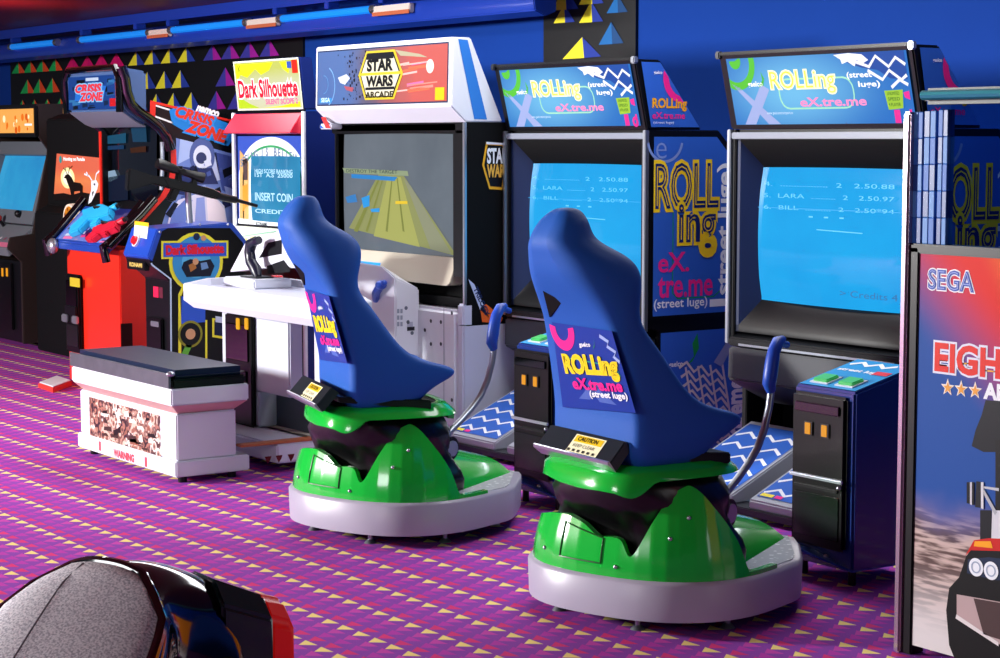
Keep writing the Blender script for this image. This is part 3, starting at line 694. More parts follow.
SPX = 322.0; PX0 = CX + FPX * SC.dot(cR) / (SC.dot(cF)) ; SPX = FPX / SC.dot(cF) * 1.0; ca, sa = sx_.dot(cR), sy_.dot(cR)
rows = []
for py, lx, rx, Wd, r in SEC:
    z = zat(py, SC); L_ = (lx - PX0) / SPX; R_ = (rx - PX0) / SPX
    yr = (L_ + (Wd / 2 - r) * ca + r) / sa - r; rq = min(r, .05); yf = (R_ - (Wd / 2 - rq) * ca - rq) / sa + rq
    yr += .0
    rows.append((z, Wd, yr, yf, r))
b = MB(); rings = []
for z, Wd, yr, yf, r in rows:
    h = Wd / 2; d = yf - yr; cx_ = min(max((z - .66) / .08, 0), 1) * (1 if z < 1.0 else max(0, 1 - (z - 1.0) / .14))
    yin = lerp(yf - min(.012, d * .1), min(yr + .09, yf - .02), cx_)
    wl = min(.055, h * .3); r = min(r, h * .95, d * .45)
    half = [(0, yr), (h * .35, yr)]
    for t in (0, 30, 60, 90): half.append((h - r + r * math.sin(math.radians(t)), yr + r - r * math.cos(math.radians(t))))
    rf = min(r, .05, d * .3)
    half += [(h, (yr + r + yf - rf) / 2)]
    for t in (0, 45, 90): half.append((h - rf + rf * math.cos(math.radians(t)), yf - rf + rf * math.sin(math.radians(t))))
    half += [(max(h - rf - wl * .3, h * .55), yf - .004), (max(h - rf - wl, h * .45), lerp(yf, yin, .65)), (h * .30, lerp(yf, yin, .97)), (0, yin)]
    full = half + [(-x, y) for x, y in reversed(half[1:-1])]
    rings.append([S(x, y, z) for x, y in full])
b.loft(rings, BLUEF); st = b.build('seat_shell', ride, sm=80); fix_normals(st); subsurf(st, 2)
# harness slots
zz = lambda py: zat(py, SC)
def rear_y(z):
    tab = sorted((q[0], q[2]) for q in rows); return interp(tab, z)
def on_rear(x, z, k): return S(x, rear_y(z) - k, z)
for sgn, nm in ((-1, 'harness_slot'),):
    b = MB(); P = []
    for px, py in ((544.5, 291), (564.5, 301), (551, 317)):
        q = onP(px, py, S(0, rear_y(zz(py)), 0), sy_); P.append(q)
    b.prismpts([q - sy_ * .006 for q in P], [q + sy_ * .06 for q in P], BLACKM)
    b.build('harness_slot', ride, label='dark triangular harness slot')
# decal on the back of the seat
zt1, zb1 = zz(324), zz(412)
y1_, y0_ = rear_y(zt1), rear_y(zb1)
D0 = S(0, y0_ - .006, zb1); D1 = S(0, y1_ - .006, zt1)
fd = Fr(D0, sx_, D1 - D0); HD = (D1 - D0).length
cor = [fd.px(*q) for q in ((563, 407), (636, 413), (612, 331), (552, 322))]
b = MB(); b.poly(fd, cor, ink('#1a3d9a', .3), 1)
def BQ(u, v):
    (a0, b0), (a1, b1), (a2, b2), (a3, b3) = cor
    return (lerp(lerp(a0, a1, u), lerp(a3, a2, u), v), lerp(lerp(b0, b1, u), lerp(b3, b2, u), v))
fdd = Fr(fd.p(*cor[0]), sx_ * (cor[1][0] - cor[0][0]) + fd.v * (cor[1][1] - cor[0][1]), fd.v)
Wd_ = math.hypot(cor[1][0] - cor[0][0], cor[1][1] - cor[0][1]); sk_ = (cor[3][0] - cor[0][0])
def T(t, u, v, h, w, m, l=3, bold=.03):
    q = BQ(u, v); fr = Fr(fd.p(*q), fdd.u, fd.v); b.text(fr, t, (0, 0), h, m, w=w, l=l, bold=bold)
c = BQ(.16, .93); b.ring(fd, c, .036, .068, PK, 2, 170, 370); 
T('gaelco', .42, .74, .018, .06, WH); b.poly(fd, [BQ(.62, .74), BQ(.66, .78), BQ(.68, .88), BQ(.66, .80)], ink('#1f9a4a'), 3)
q = [BQ(.78, .92), BQ(.9, .86), BQ(.86, .80), BQ(.97, .74), BQ(.92, .68), BQ(.99, .62)]; b.strip(fd, q, .012, ink('#9fb4e6'), 3)
b.strip(fd, [BQ(.18, .60), BQ(.9, .56), BQ(.94, .44)], .004, ink('#1f9a8a'), 3)
b.poly(fd, [BQ(.26, .12), BQ(.42, .12), BQ(.62, .34), BQ(.5, .34)], ink('#4f6ab8'), 2); b.poly(fd, [BQ(.55, .10), BQ(.78, .08), BQ(.52, .30), BQ(.42, .3)], ink('#4f6ab8'), 2)
T('ROLLing', .14, .36, .075, Wd_ * .72, ink('#f4d81e'), 4, .06); T('ROLLing', .14, .36, .075, Wd_ * .72, ink('#b89a10'), 5, -.045)
T('eX.tre.me', .22, .24, .034, Wd_ * .66, PK, 4, .04); T('(street luge)', .44, .135, .026, Wd_ * .5, WH, 4, .03)
b.build('back_decal', ride, sm=0, label='blue logo decal on the seat back')
# lever
Lp = RB + ax * .03 + lt * .225
lv = []
for px, py in ((718, 506), (727, 492), (738, 478), (748, 464), (757, 449), (764, 430), (769, 408), (771, 392), (773, 380)): lv.append(onP(px, py, Lp, lt))
b = MB(); b.tube(lv, .0125, STEEL, 12); b.ball(lv[0], .03, BLACK, (1, 1, .7)); lvo = b.build('lever', ride, label='curved grey steel lever')
gp = [onP(px, py, Lp, lt) for px, py in ((771, 391), (769, 384), (770.5, 374), (772, 362), (774, 351), (778, 342), (783, 339))]
b = MB(); b.tube(gp, [.016, .022, .024, .023, .021, .021, .012], mat('grip blue', '#1f4fc0', .4), 14); b.tube([gp[4], gp[5], onP(787, 345, Lp, lt)], .012, mat('grip blue'), 10)
b.build('grip', lvo, label='blue lever grip', sm=60)
q = onP(722, 512, Lp, lt); b = MB(); b.cyl(q - lt * .02, q + lt * .03, .045, BLACK, 20); b.cyl(q + lt * .03, q + lt * .038, .03, STEEL, 20); b.build('pivot', ride)

# ------------------------------------------------------------------ coin box
CA = V((-4.864, 4.679, 0)); fdir = (V((-4.567, 4.69, 0)) - CA).normalized(); CWd = .292; sdir = V((-fdir.y, fdir.x, 0)); CD = .30
fdir = (fdir * 1.0 - V((0, .05, 0)) * 1.0).normalized(); sdir = V((-fdir.y, fdir.x, 0))
CB = CA + fdir * CWd
ztop = zat(384, CA); zbk = ztop + .07
print('coin', ztop, zat(389, CB), zat(369, CB + sdir * CD), proj(CB + sdir * CD))
coin = thing('coin_box', 'PLACEHOLDER', 'coin box', (CA + CB) / 2 + sdir * CD / 2, 'blue coin boxes')
CBL = mat('coin box blue', '#15327e', .22, coat=.4)
def C_(u, v, z): return CA + fdir * u + sdir * v + V((0, 0, z))
b = MB(); b.prismpts([C_(0, 0, .05), C_(0, 0, ztop), C_(0, CD, zbk), C_(0, CD, .05)], [C_(CWd, 0, .05), C_(CWd, 0, ztop), C_(CWd, CD, zbk), C_(CWd, CD, .05)], CBL, .008)
b.build('box_body', coin)
b = MB(); fc = Fr(C_(0, 0, 0), fdir, (0, 0, 1)); 
Dd = lambda u, z, k: fc.p(u, z, k)
DOOR = mat('coin door black', '#07080a', .3, spec=.25)
def door_part(u0, z0, u1, z1, k0, k1, m, bev=.01): return b.hexa([Dd(u0, z0, k0), Dd(u1, z0, k0), Dd(u1, z0, k1), Dd(u0, z0, k1), Dd(u0, z1, k0), Dd(u1, z1, k0), Dd(u1, z1, k1), Dd(u0, z1, k1)], m, bev)
door_part(.008, .115, CWd - .022, ztop - .018, .0, .022, DOOR, .018); door_part(.03, ztop - .085, CWd - .045, ztop - .05, .022, .03, GLOSSBLACK, .004)
door_part(.012, .35, CWd - .025, .362, .022, .034, SILVER, .003); door_part(.03, .315, CWd - .05, .328, .022, .03, BLACK, .003)
door_part(.03, .15, CWd - .045, .30, .022, .026, mat('cash door', '#0a1410', .2), .004)
dr = b.build('coin_door', coin)
for u in (.075, .155):
    b = MB(); door_part(u, ztop - .165, u + .045, ztop - .115, .022, .028, mat('reject button', '#0c0c0c', .3), .004); door_part(u + .009, ztop - .16, u + .036, ztop - .12, .0279, .031, lit('#e89a1c', .7), .003)
    b.build('coin_return', dr, label='amber lit coin return button')
for u, z, k in ((.055, .085, .004), (.17, .085, .004), (.25, .335, .026)): b = MB(); b.ball(Dd(u, z, k), .009, SILVER); b.build('bolt', coin)
b = MB(); ft = Fr(C_(0, 0, ztop), fdir, C_(0, CD, zbk) - C_(0, 0, ztop)); TH = (C_(0, CD, zbk) - C_(0, 0, ztop)).length
b.rect(ft, .012, .012, CWd - .012, TH - .012, ink('#1f8fd0'), 2)
b.strip(ft, [(.03 + .04 * i, TH * .78 + (.03 if i % 2 else 0)) for i in range(6)], .02, WH, 3); b.text(ft, 'street luge', (.03, TH * .55), .03, WH, w=.2, l=3, bold=.03); b.rect(ft, .2, TH * .55, .27, TH * .66, ink('#d82a3a'), 4)
b.build('top_label', coin, sm=0)
for u in (.05, .17):
    b = MB(); P = [ft.p(u, .04, .002), ft.p(u + .07, .04, .002), ft.p(u + .07, .10, .002), ft.p(u, .10, .002)]; b.prismpts(P, [q + ft.n * .014 for q in P], mat('green button', '#3fae5a', .3, emis='#2f9e4a', es=.3), .004)
    P = [ft.p(u - .008, .032, .001), ft.p(u + .078, .032, .001), ft.p(u + .078, .108, .001), ft.p(u - .008, .108, .001)]; b.prismpts(P, [q + ft.n * .005 for q in P], WHITE); b.build('button', coin)
b = MB(); b.prismpts([C_(-.11, -.03, .105), C_(.06, -.06, .105), C_(CWd, .0, .05), C_(CWd, CD, .05), C_(0, CD, .05), C_(-.1, .22, .06)], [C_(-.11, -.03, .112), C_(.06, -.06, .112), C_(CWd, .0, .058), C_(CWd, CD, .058), C_(0, CD, .06), C_(-.1, .22, .07)], BLUEP, .002); b.build('mounting_plate', coin)
for u, v in ((.03, .03), (CWd - .03, .03), (.03, CD - .03), (CWd - .03, CD - .03)): b = MB(); b.cyl(C_(u, v, 0), C_(u, v, .06), .014, BLACK, 10); b.build('foot', coin)

# the second set of everything, one machine further along the row
cab2 = copy_tree(cabs); cab2.location.x += DX
ride2 = copy_tree(ride); ride2.location.x -= 1.578; coin2 = copy_tree(coin); coin2.location.x -= DX
for ch in ride2.children:                                   # the second seat is swivelled further round
    if ch.name.split('.')[0] in ('seat_shell', 'harness_slot', 'back_decal', 'seat_plate', 'seat_collar', 'swivel_column'):
        R_ = Matrix.Rotation(math.radians(-11), 4, 'Z'); pv = SC - RB; ch.rotation_euler.z = math.radians(-11); ch.location = pv - R_ @ pv + sy_ * (-.045 if ch.name.startswith('seat_plate') else .006)
cabs['label'] = 'blue street luge arcade cabinet beside the white film game machine'
cab2['label'] = 'blue street luge arcade cabinet partly hidden by the truck cabinet'
ride['label'] = 'blue bucket seat on a green base, facing the cabinet beside the truck cabinet'
ride2['label'] = 'blue bucket seat on a green base, in front of the white machine'
coin['label'] = 'blue coin box with a black door beside the truck cabinet'
coin2['label'] = 'blue coin box half hidden behind the nearer bucket seat'
# ------------------------------------------------------------------ white film game machine: cabinet with deck and platform
YS = 5.38
XL_, XR_ = onY(330, 200, YS).x, onY(466, 200, YS).x
print('film machine', XL_, XR_)
film = thing('film_game_cabinet', 'white deluxe arcade cabinet with a hexagon badge marquee and a joystick deck', 'arcade machine', ((XL_ + XR_) / 2, 5.4, 0))
_c, _l = onZ(176, 478, .032), onZ(79, 443.5, .032); FX0, FX1, FY0 = _l.x + .085, _c.x, _c.y                        # bench footprint
zf = lambda y, P=(XR_, YS): zat(y, P)
zbt = onX(468, 300, XR_).z
# upper black housing
zct = zf(122)
b = MB()
b.box((XL_, YS + .03, zbt), (XL_ + .04, 6.45, zct), BLACK, .004); b.box((XR_ - .04, YS + .005, .42), (XR_, 6.45, zct), BLACKM, .004)
b.box((XL_ + .04, 6.40, .1), (XR_ - .04, 6.45, zct), BLACK); b.box((XL_ + .04, YS + .02, zct - .04), (XR_ - .04, 6.40, zct), BLACK)
b.box((XL_ + .04, YS + .05, zbt - .05), (XR_ - .04, 6.40, zbt - .001), BLACKM)
b.build('housing', film)
b = MB(); b.box((XR_ - .014, YS - .012, zbt - .02), (XR_ + .004, YS + .004, zct), SILVER, .003); b.build('corner_trim', film)
# screen
sa, sb, sc_, sd = onY(341, 134, YS + .06), onY(459, 133, YS + .06), onY(458, 258, YS + .06), onY(341, 232, YS + .06)
SX0, SX1, SZ1, SZ0 = sa.x, sb.x, (sa.z + sb.z) / 2, sc_.z
GRS = screen_mat('screen grey', '#5c6066', '#7d8188', .85, .12)
scr2 = crt('screen', SX0, SX1, SZ0, SZ1, YS + .07, GRS, film, bulge=.012)
fs = Fr((SX0, YS + .055, SZ0), (1, 0, 0), (0, 0, 1)); b = MB()
PX = lambda pts, m, l: b.pxp(fs, pts, m, l)
PX([(379, 174), (404, 176), (457, 256), (349, 228)], lit('#868c58', .75), 1)
PX([(388, 176), (401, 177), (420, 247), (374, 236)], lit('#9a9e58', .8), 2)
PX([(404, 178), (411, 186), (452, 254), (431, 249)], lit('#858a70', .75), 2)
for x0, x1, x2, x3 in ((379, 380.5, 358, 354), (383, 384, 368, 366), (392, 393, 388, 386), (397, 398, 405, 403)): PX([(x0, 178), (x1, 178), (x2, 232), (x3, 231)], lit('#7c8440', .65), 3)
PX([(343, 168), (408, 171), (409, 176), (345, 173)], lit('#8a9a7a', .7), 3)
PX([(352, 174), (398, 177), (395, 181), (352, 178)], lit('#2f86cc', .6), 4); PX([(346, 197), (356, 194), (358, 202), (348, 203)], lit('#3a7fc0', .6), 4)
PX([(362, 198), (370, 195), (370, 206), (364, 208)], lit('#2f96dc', .65), 4); PX([(371, 209), (380, 208), (380, 212), (372, 212)], lit('#2f96dc', .65), 4)
PX([(396, 201), (408, 201), (408, 204), (396, 204)], lit('#e0c030', .7), 4)
b.text(fs, 'DESTROY THE TARGET', fs.px(347, 172.4), .018, lit('#3a4a50', .5), w=.52, l=5)
b.build('screen_picture', scr2, sm=0)
# lower frame of the screen
b = MB()
b.box((SX0 - .03, YS + .02, SZ1), (SX1 + .03, YS + .08, SZ1 + .05), BLACK, .004); b.box((XL_ + .04, YS + .02, SZ0 - .09), (SX0 - .002, YS + .08, SZ1), BLACK, .004); b.box((SX1 + .002, YS + .02, SZ0 - .09), (XR_ - .04, YS + .08, SZ1), BLACK, .004)
b.box((XL_ + .04, YS + .10, zbt), (XR_ - .04, YS + .12, SZ1 + .05), BLACKM)
b.build('screen_frame', film)
b = MB(); zl0, zl1 = onY(455, 287, YS).z, onY(458, 262, YS).z
b.prismpts([(SX0, YS + .05, SZ0), (SX1, YS + .05, SZ0), (SX1, YS + .0, zl0 + .015), (SX1 - .03, YS + .0, zl0), (SX0 + .03, YS + .0, zl0), (SX0, YS, zl0 + .015)],
           [(SX0, YS + .09, SZ0), (SX1, YS + .09, SZ0), (SX1, YS + .09, zl0 + .015), (SX1 - .03, YS + .09, zl0), (SX0 + .03, YS + .09, zl0), (SX0, YS + .09, zl0 + .015)], mat('reflection cream', '#bab3a4', .3), .003)
lip = b.build('bezel_reflection', film)  # cream wedge stands in for the lit lower bezel's reflection
b = MB(); fl2 = Fr((SX0, YS - .0005, zl0), (1, 0, 0), V((0, .05, SZ0 - zl0))); b.rect(fl2, .18, .06, .46, .085, ink('#2f96e0'), 2); b.build('lip_sign', lip, sm=0)
# marquee
fA, fB, fC, fD = onX(452.3, 36.8, XR_), onX(451, 106, XR_), onX(470.4, 119, XR_), onX(469, 39, XR_)
print('film marquee', fA, fB, fC, fD)
yF0, yF1 = fA.y, fB.y
zt2, zb2 = fA.z, fB.z
b = MB(); WM = mat('marquee white', '#d8dbe6', .35)
prof = [(yF1, zb2), (yF0, zt2), (yF0 + .11, zt2 - .0), (onX(503, 122, XR_).y, zct), (YS, zct)]
b.profX(prof, XL_, XR_, WM, .006)
mq2 = b.build('marquee', film)
fmm = Fr((XL_, yF1, zb2), (1, 0, 0), (0, yF0 - yF1, zt2 - zb2)); MW2 = XR_ - XL_; MH2 = math.hypot(yF0 - yF1, zt2 - zb2)
b = MB(); x0, x1, y0, y1 = .03, MW2 - .035, .025, MH2 - .03
def grad_mat(name, stops, axis, a, c, es, rough=.25, base=False):
    m = bpy.data.materials.new(name); m.use_nodes = True; nt = m.node_tree; bs = nt.nodes['Principled BSDF']; L = nt.links.new
    tc = nt.nodes.new('ShaderNodeTexCoord'); d = nt.nodes.new('ShaderNodeVectorMath'); d.operation = 'DOT_PRODUCT'; d.inputs[1].default_value = axis
    mr = nt.nodes.new('ShaderNodeMapRange'); mr.inputs[1].default_value = a; mr.inputs[2].default_value = c; cr = nt.nodes.new('ShaderNodeValToRGB')
    nz = nt.nodes.new('ShaderNodeTexNoise'); nz.inputs['Scale'].default_value = 5; ad = nt.nodes.new('ShaderNodeMath'); ad.operation = 'MULTIPLY_ADD'; ad.inputs[1].default_value = .18
    L(tc.outputs['Object'], d.inputs[0]); L(d.outputs['Value'], mr.inputs[0]); L(tc.outputs['Object'], nz.inputs['Vector']); L(nz.outputs['Fac'], ad.inputs[0]); L(mr.outputs[0], ad.inputs[2]); L(ad.outputs[0], cr.inputs[0])
    e = cr.color_ramp.elements; e[0].position = stops[0][0]; e[0].color = lin(stops[0][1]); e[1].position = stops[-1][0]; e[1].color = lin(stops[-1][1])
    for p, cc in stops[1:-1]: q = e.new(p); q.color = lin(cc)
    bs.inputs['Roughness'].default_value = .4; bs.inputs['Specular IOR Level'].default_value = .12
    if es: L(cr.outputs[0], bs.inputs['Emission Color']); bs.inputs['Emission Strength'].default_value = es; bs.inputs['Base Color'].default_value = (.05, .05, .06, 1)
    else: L(cr.outputs[0], bs.inputs['Base Color'])
    return m
ox = film.location.x
b.rect(fmm, x0 - .008, y0 - .008, x1 + .008, y1 + .008, ink('#23304e'), 2)
b.rect(fmm, x0, y0, x1, y1, grad_mat('film sign', [(0, '#0f62b8'), (.40, '#1a6cc0'), (.55, '#54486e'), (.70, '#b84a3e'), (.85, '#ee4a24'), (1, '#f0481a')], (1, 0, 0), XL_ - ox - .12, XR_ - ox - .02, .9), 3)
fg = Fr(fmm.p(0, 0, LAY * 3), fmm.u, fmm.v); Wn, Hn = x1 - x0, y1 - y0
def Q(u, v): return (x0 + u * Wn, y0 + v * Hn)
b.ring(fg, Q(.07, .34), .09, .097, lit('#7fb4e8', .8), 1, -70, 70, sy=1.1); b.ring(fg, Q(.05, .38), .045, .05, lit('#5f9ad8', .7), 1, -90, 90)
rnd = random.Random(7)
for k in range(90):
    u, v = rnd.gauss(.33, .07), rnd.uniform(.05, .95); s = rnd.uniform(.004, .014)
    if .12 < u < .97: p_ = Q(u, v); b.rect(fg, p_[0], p_[1], p_[0] + s, p_[1] + s, lit(rnd.choice(('#10141e', '#2a2230', '#3a3040')), .4), 1)
for k in range(12):
    v = rnd.uniform(.15, .7); u = rnd.uniform(.56, .75); w = rnd.uniform(.1, .22); p0, p1_ = Q(u, v), Q(min(u + w, .97), v + .04); b.strip(fg, [p0, p1_], rnd.uniform(.006, .016), lit(rnd.choice(('#ff9a8a', '#ffc8c0', '#e87ab8', '#ff7a5a')), .8), 1)
b.poly(fg, [Q(.62, .95), Q(.80, .85), Q(.86, .78), Q(.66, .84)], lit('#c8c0a0', .7), 1); b.disk(fg, Q(.88, .62), .035, lit('#ffe8e0', .95), 2); b.disk(fg, Q(.88, .62), .018, lit('#ffffff', 1.1), 3)
b.poly(fg, [Q(.17, .50), Q(.24, .56), Q(.27, .48), Q(.23, .36), Q(.19, .4)], lit('#dce4f0', .85), 2); b.poly(fg, [Q(.22, .34), Q(.30, .30), Q(.29, .22), Q(.24, .26)], lit('#c06070', .7), 2)
b.poly(fg, [Q(.92, .02), Q(.985, .02), Q(.985, .24), Q(.92, .24)], lit('#f4d020', .9), 3); b.rect(fg, *Q(.02, .03), *Q(.12, .12), lit('#3a9ae8', .8), 2); b.text(fg, 'SEGA', Q(.035, .045), .022, lit('#d0ecff', .9), w=.09, l=3, bold=.04)
# hexagonal badge
hx = [Q(.40, .96), Q(.62, .96), Q(.685, .52), Q(.62, .06), Q(.395, .06), Q(.34, .52)]
b.poly(fg, hx, lit('#e8cf3a', .85), 4); cxh = sum(q[0] for q in hx) / 6; cyh = sum(q[1] for q in hx) / 6
sh_ = lambda k: [(cxh + (q[0] - cxh) * k, cyh + (q[1] - cyh) * k) for q in hx]
b.poly(fg, sh_(.91), lit('#20242c', .5), 5); b.poly(fg, sh_(.86), lit('#f0ead0', .9), 6)
b.rect(fg, *Q(.405, .80), *Q(.615, .90), lit('#20242c', .5), 7); b.rect(fg, *Q(.40, .24), *Q(.625, .29), lit('#20242c', .5), 7)
b.rect(fg, *Q(.355, .51), *Q(.67, .56), lit('#e8cf3a', .85), 7)
b.text(fg, 'STAR', Q(.415, .59), .20 * Hn, lit('#14161c', .5), w=.19 * Wn, l=8, bold=.05); b.text(fg, 'WARS', Q(.41, .31), .18 * Hn, lit('#14161c', .5), w=.20 * Wn, l=8, bold=.05)
b.text(fg, 'ARCADE', Q(.405, .10), .105 * Hn, lit('#3a2f10', .5), w=.21 * Wn, l=8, bold=.04)
b.build('sign_face', mq2, sm=0)
# blue stripe on the side of the marquee
b = MB(); fq = Fr((XR_, 0, 0), (0, 1, 0), (0, 0, 1)); b.pxp(fq, [(458, 39), (467.5, 40), (487, 119.5), (474, 119)], ink('#2f74c8'), 2); b.build('side_stripe', mq2, sm=0)
b = MB(); b.box((XL_ - .02, YS - .05, zf(128)), (XL_ + .1, YS + .03, zct), WM, .006); fq2 = Fr((XL_, YS - .051, zf(127)), (1, 0, 0), (0, 0, 1)); b.poly(fq2, [(0, .06), (.05, .0), (.1, .0), (.05, .06)], ink('#c83a3a'), 1); b.poly(fq2, [(-.01, .02), (.03, .0), (-.01, .0)], ink('#2f5ab8'), 1); b.build('corner_bracket', film)
# side badge
b = MB(); hxp = [(486, 142), (503, 143), (506, 166), (502, 190), (489, 189), (482, 165)]
b.pxp(fq, [(497.5 + (x - 497.5), y) for x, y in hxp], ink('#e0a82a'), 2)
b.pxp(fq, [(496 + (x - 496) * .86, 166 + (y - 166) * .88) for x, y in hxp], ink('#0a0c14'), 3)
c0 = fq.px(486, 172); b.text(fq, 'STAR', fq.px(487, 163), .07, ink('#e6ecf4'), w=.12, l=4, bold=.04); b.text(fq, 'WARS', fq.px(487, 177), .06, ink('#e0b04a'), w=.12, l=4, bold=.04)
b.strip(fq, [fq.px(*q) for q in ((486, 143), (503, 144), (506, 166))], .012, ink('#d8dce8'), 4)
b.build('side_badge', film, sm=0); b = MB(); b.pxp(fq, [(468, 279), (474, 284), (489, 318), (480, 310)], ink('#b9c6e6'), 2); b.pxp(fq, [(480, 308), (486, 304), (503, 318), (500, 323), (482, 322)], ink('#e0662a'), 2); b.text(fq, 'TRILOGY', fq.px(473, 289), .028, ink('#1a2a5a'), w=.16, l=3, bold=.03, rot=-62)
b.build('side_print', film, sm=0)
# white base box
zfl = .06; zb_side = onX(490, 323, XR_).z
b = MB()
b.box((XL_ + .02, YS - .03, zfl), (XR_ - .045, 6.4, zbt - .055), WHITE, .02, 3)
b.box((XR_ - .05, YS - .02, zfl), (XR_ + .002, 6.45, zb_side), OFFW, .008)
b.box((XR_ - .05, YS - .02, zb_side - .01), (XR_ + .002, YS + .04, zbt - .02), OFFW, .008)
b.build('base_box', film)
b = MB(); fb = Fr((0, YS - .031, 0), (1, 0, 0), (0, 0, 1))
for x, y in ((452, 313), (441, 322), (431, 321), (431, 344), (441, 344), (452, 400), (425, 330)): q = fb.px(x, y); b.disk(fb, q, .010, ink('#4a4c56'), 1)
b.strip(fb, [fb.px(444, 306), fb.px(444, 420)], .006, ink('#9aa0b0'), 1); b.build('base_screws', film, sm=0)
# joystick deck
YD = 4.2
DL = onY(183.5, 290, YD); DXL = DL.x; DXR = onY(338, 300, YD).x; zdt = onY(183.5, 283, YD).z; zdb = onY(183.5, 307, YD).z; YD2 = 4.78
print('deck', DXL, DXR, zdb, zdt, YD2)
CHX = .25
dpoly = [(DXL, YD), (DXR, YD), (DXR - .05, YD + .2), (onY(346, 300, YD2).x, YD2), (DXL - CHX, YD2), (DXL - CHX, YD + CHX)]
def inset(P, k):
    cx = sum(q[0] for q in P) / len(P); cy = sum(q[1] for q in P) / len(P); out = []
    for x, y in P: d = math.hypot(x - cx, y - cy); out.append((x + (cx - x) / d * k, y + (cy - y) / d * k))
    return out
L3 = lambda P, z: [V((x, y, z)) for x, y in P]
b = MB(); b.prismpts(L3(inset(dpoly, .06), zdb), L3(dpoly, zdb + .035), WHITE)
b.loft([L3(dpoly, zdb + .035), L3(dpoly, zdt - .006), L3(inset(dpoly, .008), zdt), L3(inset(dpoly, .045), zdt), L3(inset(dpoly, .05), zdt - .034)], WHITE, caps=False)
b.prismpts(L3(inset(dpoly, .04), zdb + .036), L3(inset(dpoly, .046), zdt - .034), mat('deck lavender', '#c3c7dc', .4))
dk = b.build('joystick_deck', film)
j0 = onP(255, 282, (0, 0, zdt - .01), V((0, 0, 1)))
b = MB(); b.box((j0.x - .17, j0.y - .09, zdt - .036), (j0.x + .16, j0.y + .12, zdt + .012), WHITE, .008); b.box((j0.x - .09, j0.y - .04, zdt + .012), (j0.x + .08, j0.y + .07, zdt + .02), DGREY, .004); b.build('stick_base', dk)
jY = j0.y
b = MB(); st_ = [onY(x, y, jY) for x, y in ((258, 277), (256, 270), (251, 262), (249.5, 252), (251, 244), (256, 240))]
b.tube(st_, [.020, .030, .028, .027, .030, .02], mat('stick black', '#12142a', .35), 14); b.tube([st_[4], onY(259, 240, jY)], .02, mat('stick black'), 10); b.build('joystick', dk)
rb = onZ(277, 281, zdt - .02); b = MB(); b.cyl((rb.x, rb.y, zdt - .036), (rb.x, rb.y, zdt - .012), .042, WHITE, 20); b.cyl((rb.x, rb.y, zdt - .012), (rb.x, rb.y, zdt + .008), .034, mat('red button', '#d81e28', .25), 20, .028); b.build('start_button', dk)
# white hood behind the stick
YH = 4.66
hp = [onY(x, y, YH) for x, y in ((229, 272), (247, 238), (262, 237), (278, 231), (295, 231), (298, 268), (262, 268))]
b = MB(); b.prismpts(hp, [q + V((0, .10, 0)) for q in hp], WHITE, .006)
hd = b.build('hood', film)
b = MB(); fh = Fr((0, YH, 0), (1, 0, 0), (0, 0, 1)); b.pxp(fh, [(259, 258), (268, 243), (282, 239.5), (282, 254)], ink('#0c0e14'), 1); b.pxp(fh, [(267, 266), (284, 260), (290, 268), (290, 272), (268, 274)], ink('#14161c'), 1); b.build('hood_opening', hd, sm=0)
# console pod with vents
XPd = onY(418, 300, YS - .03).x; YPd = onX(395, 290, XPd).y
zpd = [onY(x, y, YPd).z for x, y in ((382, 265.5), (395, 277.5))]; xpe = onY(382, 266, YPd).x; zrear = zat(289, (XPd, YS - .03))
print('pod', XPd, YPd, zpd, xpe, zrear)
b = MB(); b.prismpts([(XL_ + .1, YPd, .12), (XPd, YPd, .12), (XPd, YPd, zpd[1]), (xpe, YPd, zpd[0]), (XL_ + .1, YPd, zpd[0] + .02)],
                     [(XL_ + .1, YS - .02, .12), (XPd, YS - .02, .12), (XPd, YS - .02, zrear), (xpe, YS - .02, zrear + .03), (XL_ + .1, YS - .02, zrear + .03)], WHITE, .008)
pod = b.build('console_pod', film)
b = MB(); q = onY(378, 292, YPd - .02); b.tube([onY(376, 299, YPd), onY(376, 293, YPd - .03), onY(380, 286, YPd - .035)], .022, BLUEP, 10); b.ball(onY(381, 285, YPd - .035), .03, BLUEP, (1, 1, .8)); b.ball(onY(384, 283, YPd - .035), .016, BLUEP); b.build('throttle_knob', pod, label='blue throttle knob')
b = MB(); fv = Fr((XPd, 0, 0), (0, 1, 0), (0, 0, 1))
for i in range(3):
    for k in range(2): q = fv.px(397 + 3.2 * k, 309 + i * 6.5); b.rect(fv, q[0], q[1] - .022, q[0] + .014, q[1], ink('#8f95a6'), 1)
b.build('vent', pod, sm=0); b = MB()
for x, y in ((406, 308), (408, 322), (412, 333)): b.disk(fv, fv.px(x, y), .010, ink('#6a6f80'), 1)
b.build('screw_print', pod, sm=0); b = MB(); q = fv.px(407, 322); b.rect(fv, q[0], q[1] - .03, q[0] + .035, q[1] - .0, ink('#a9aec0'), 1); q = fv.px(407, 327); b.rect(fv, q[0], q[1] - .02, q[0] + .045, q[1], ink('#2a2c34'), 1)
b.build('socket_plate', pod, sm=0)
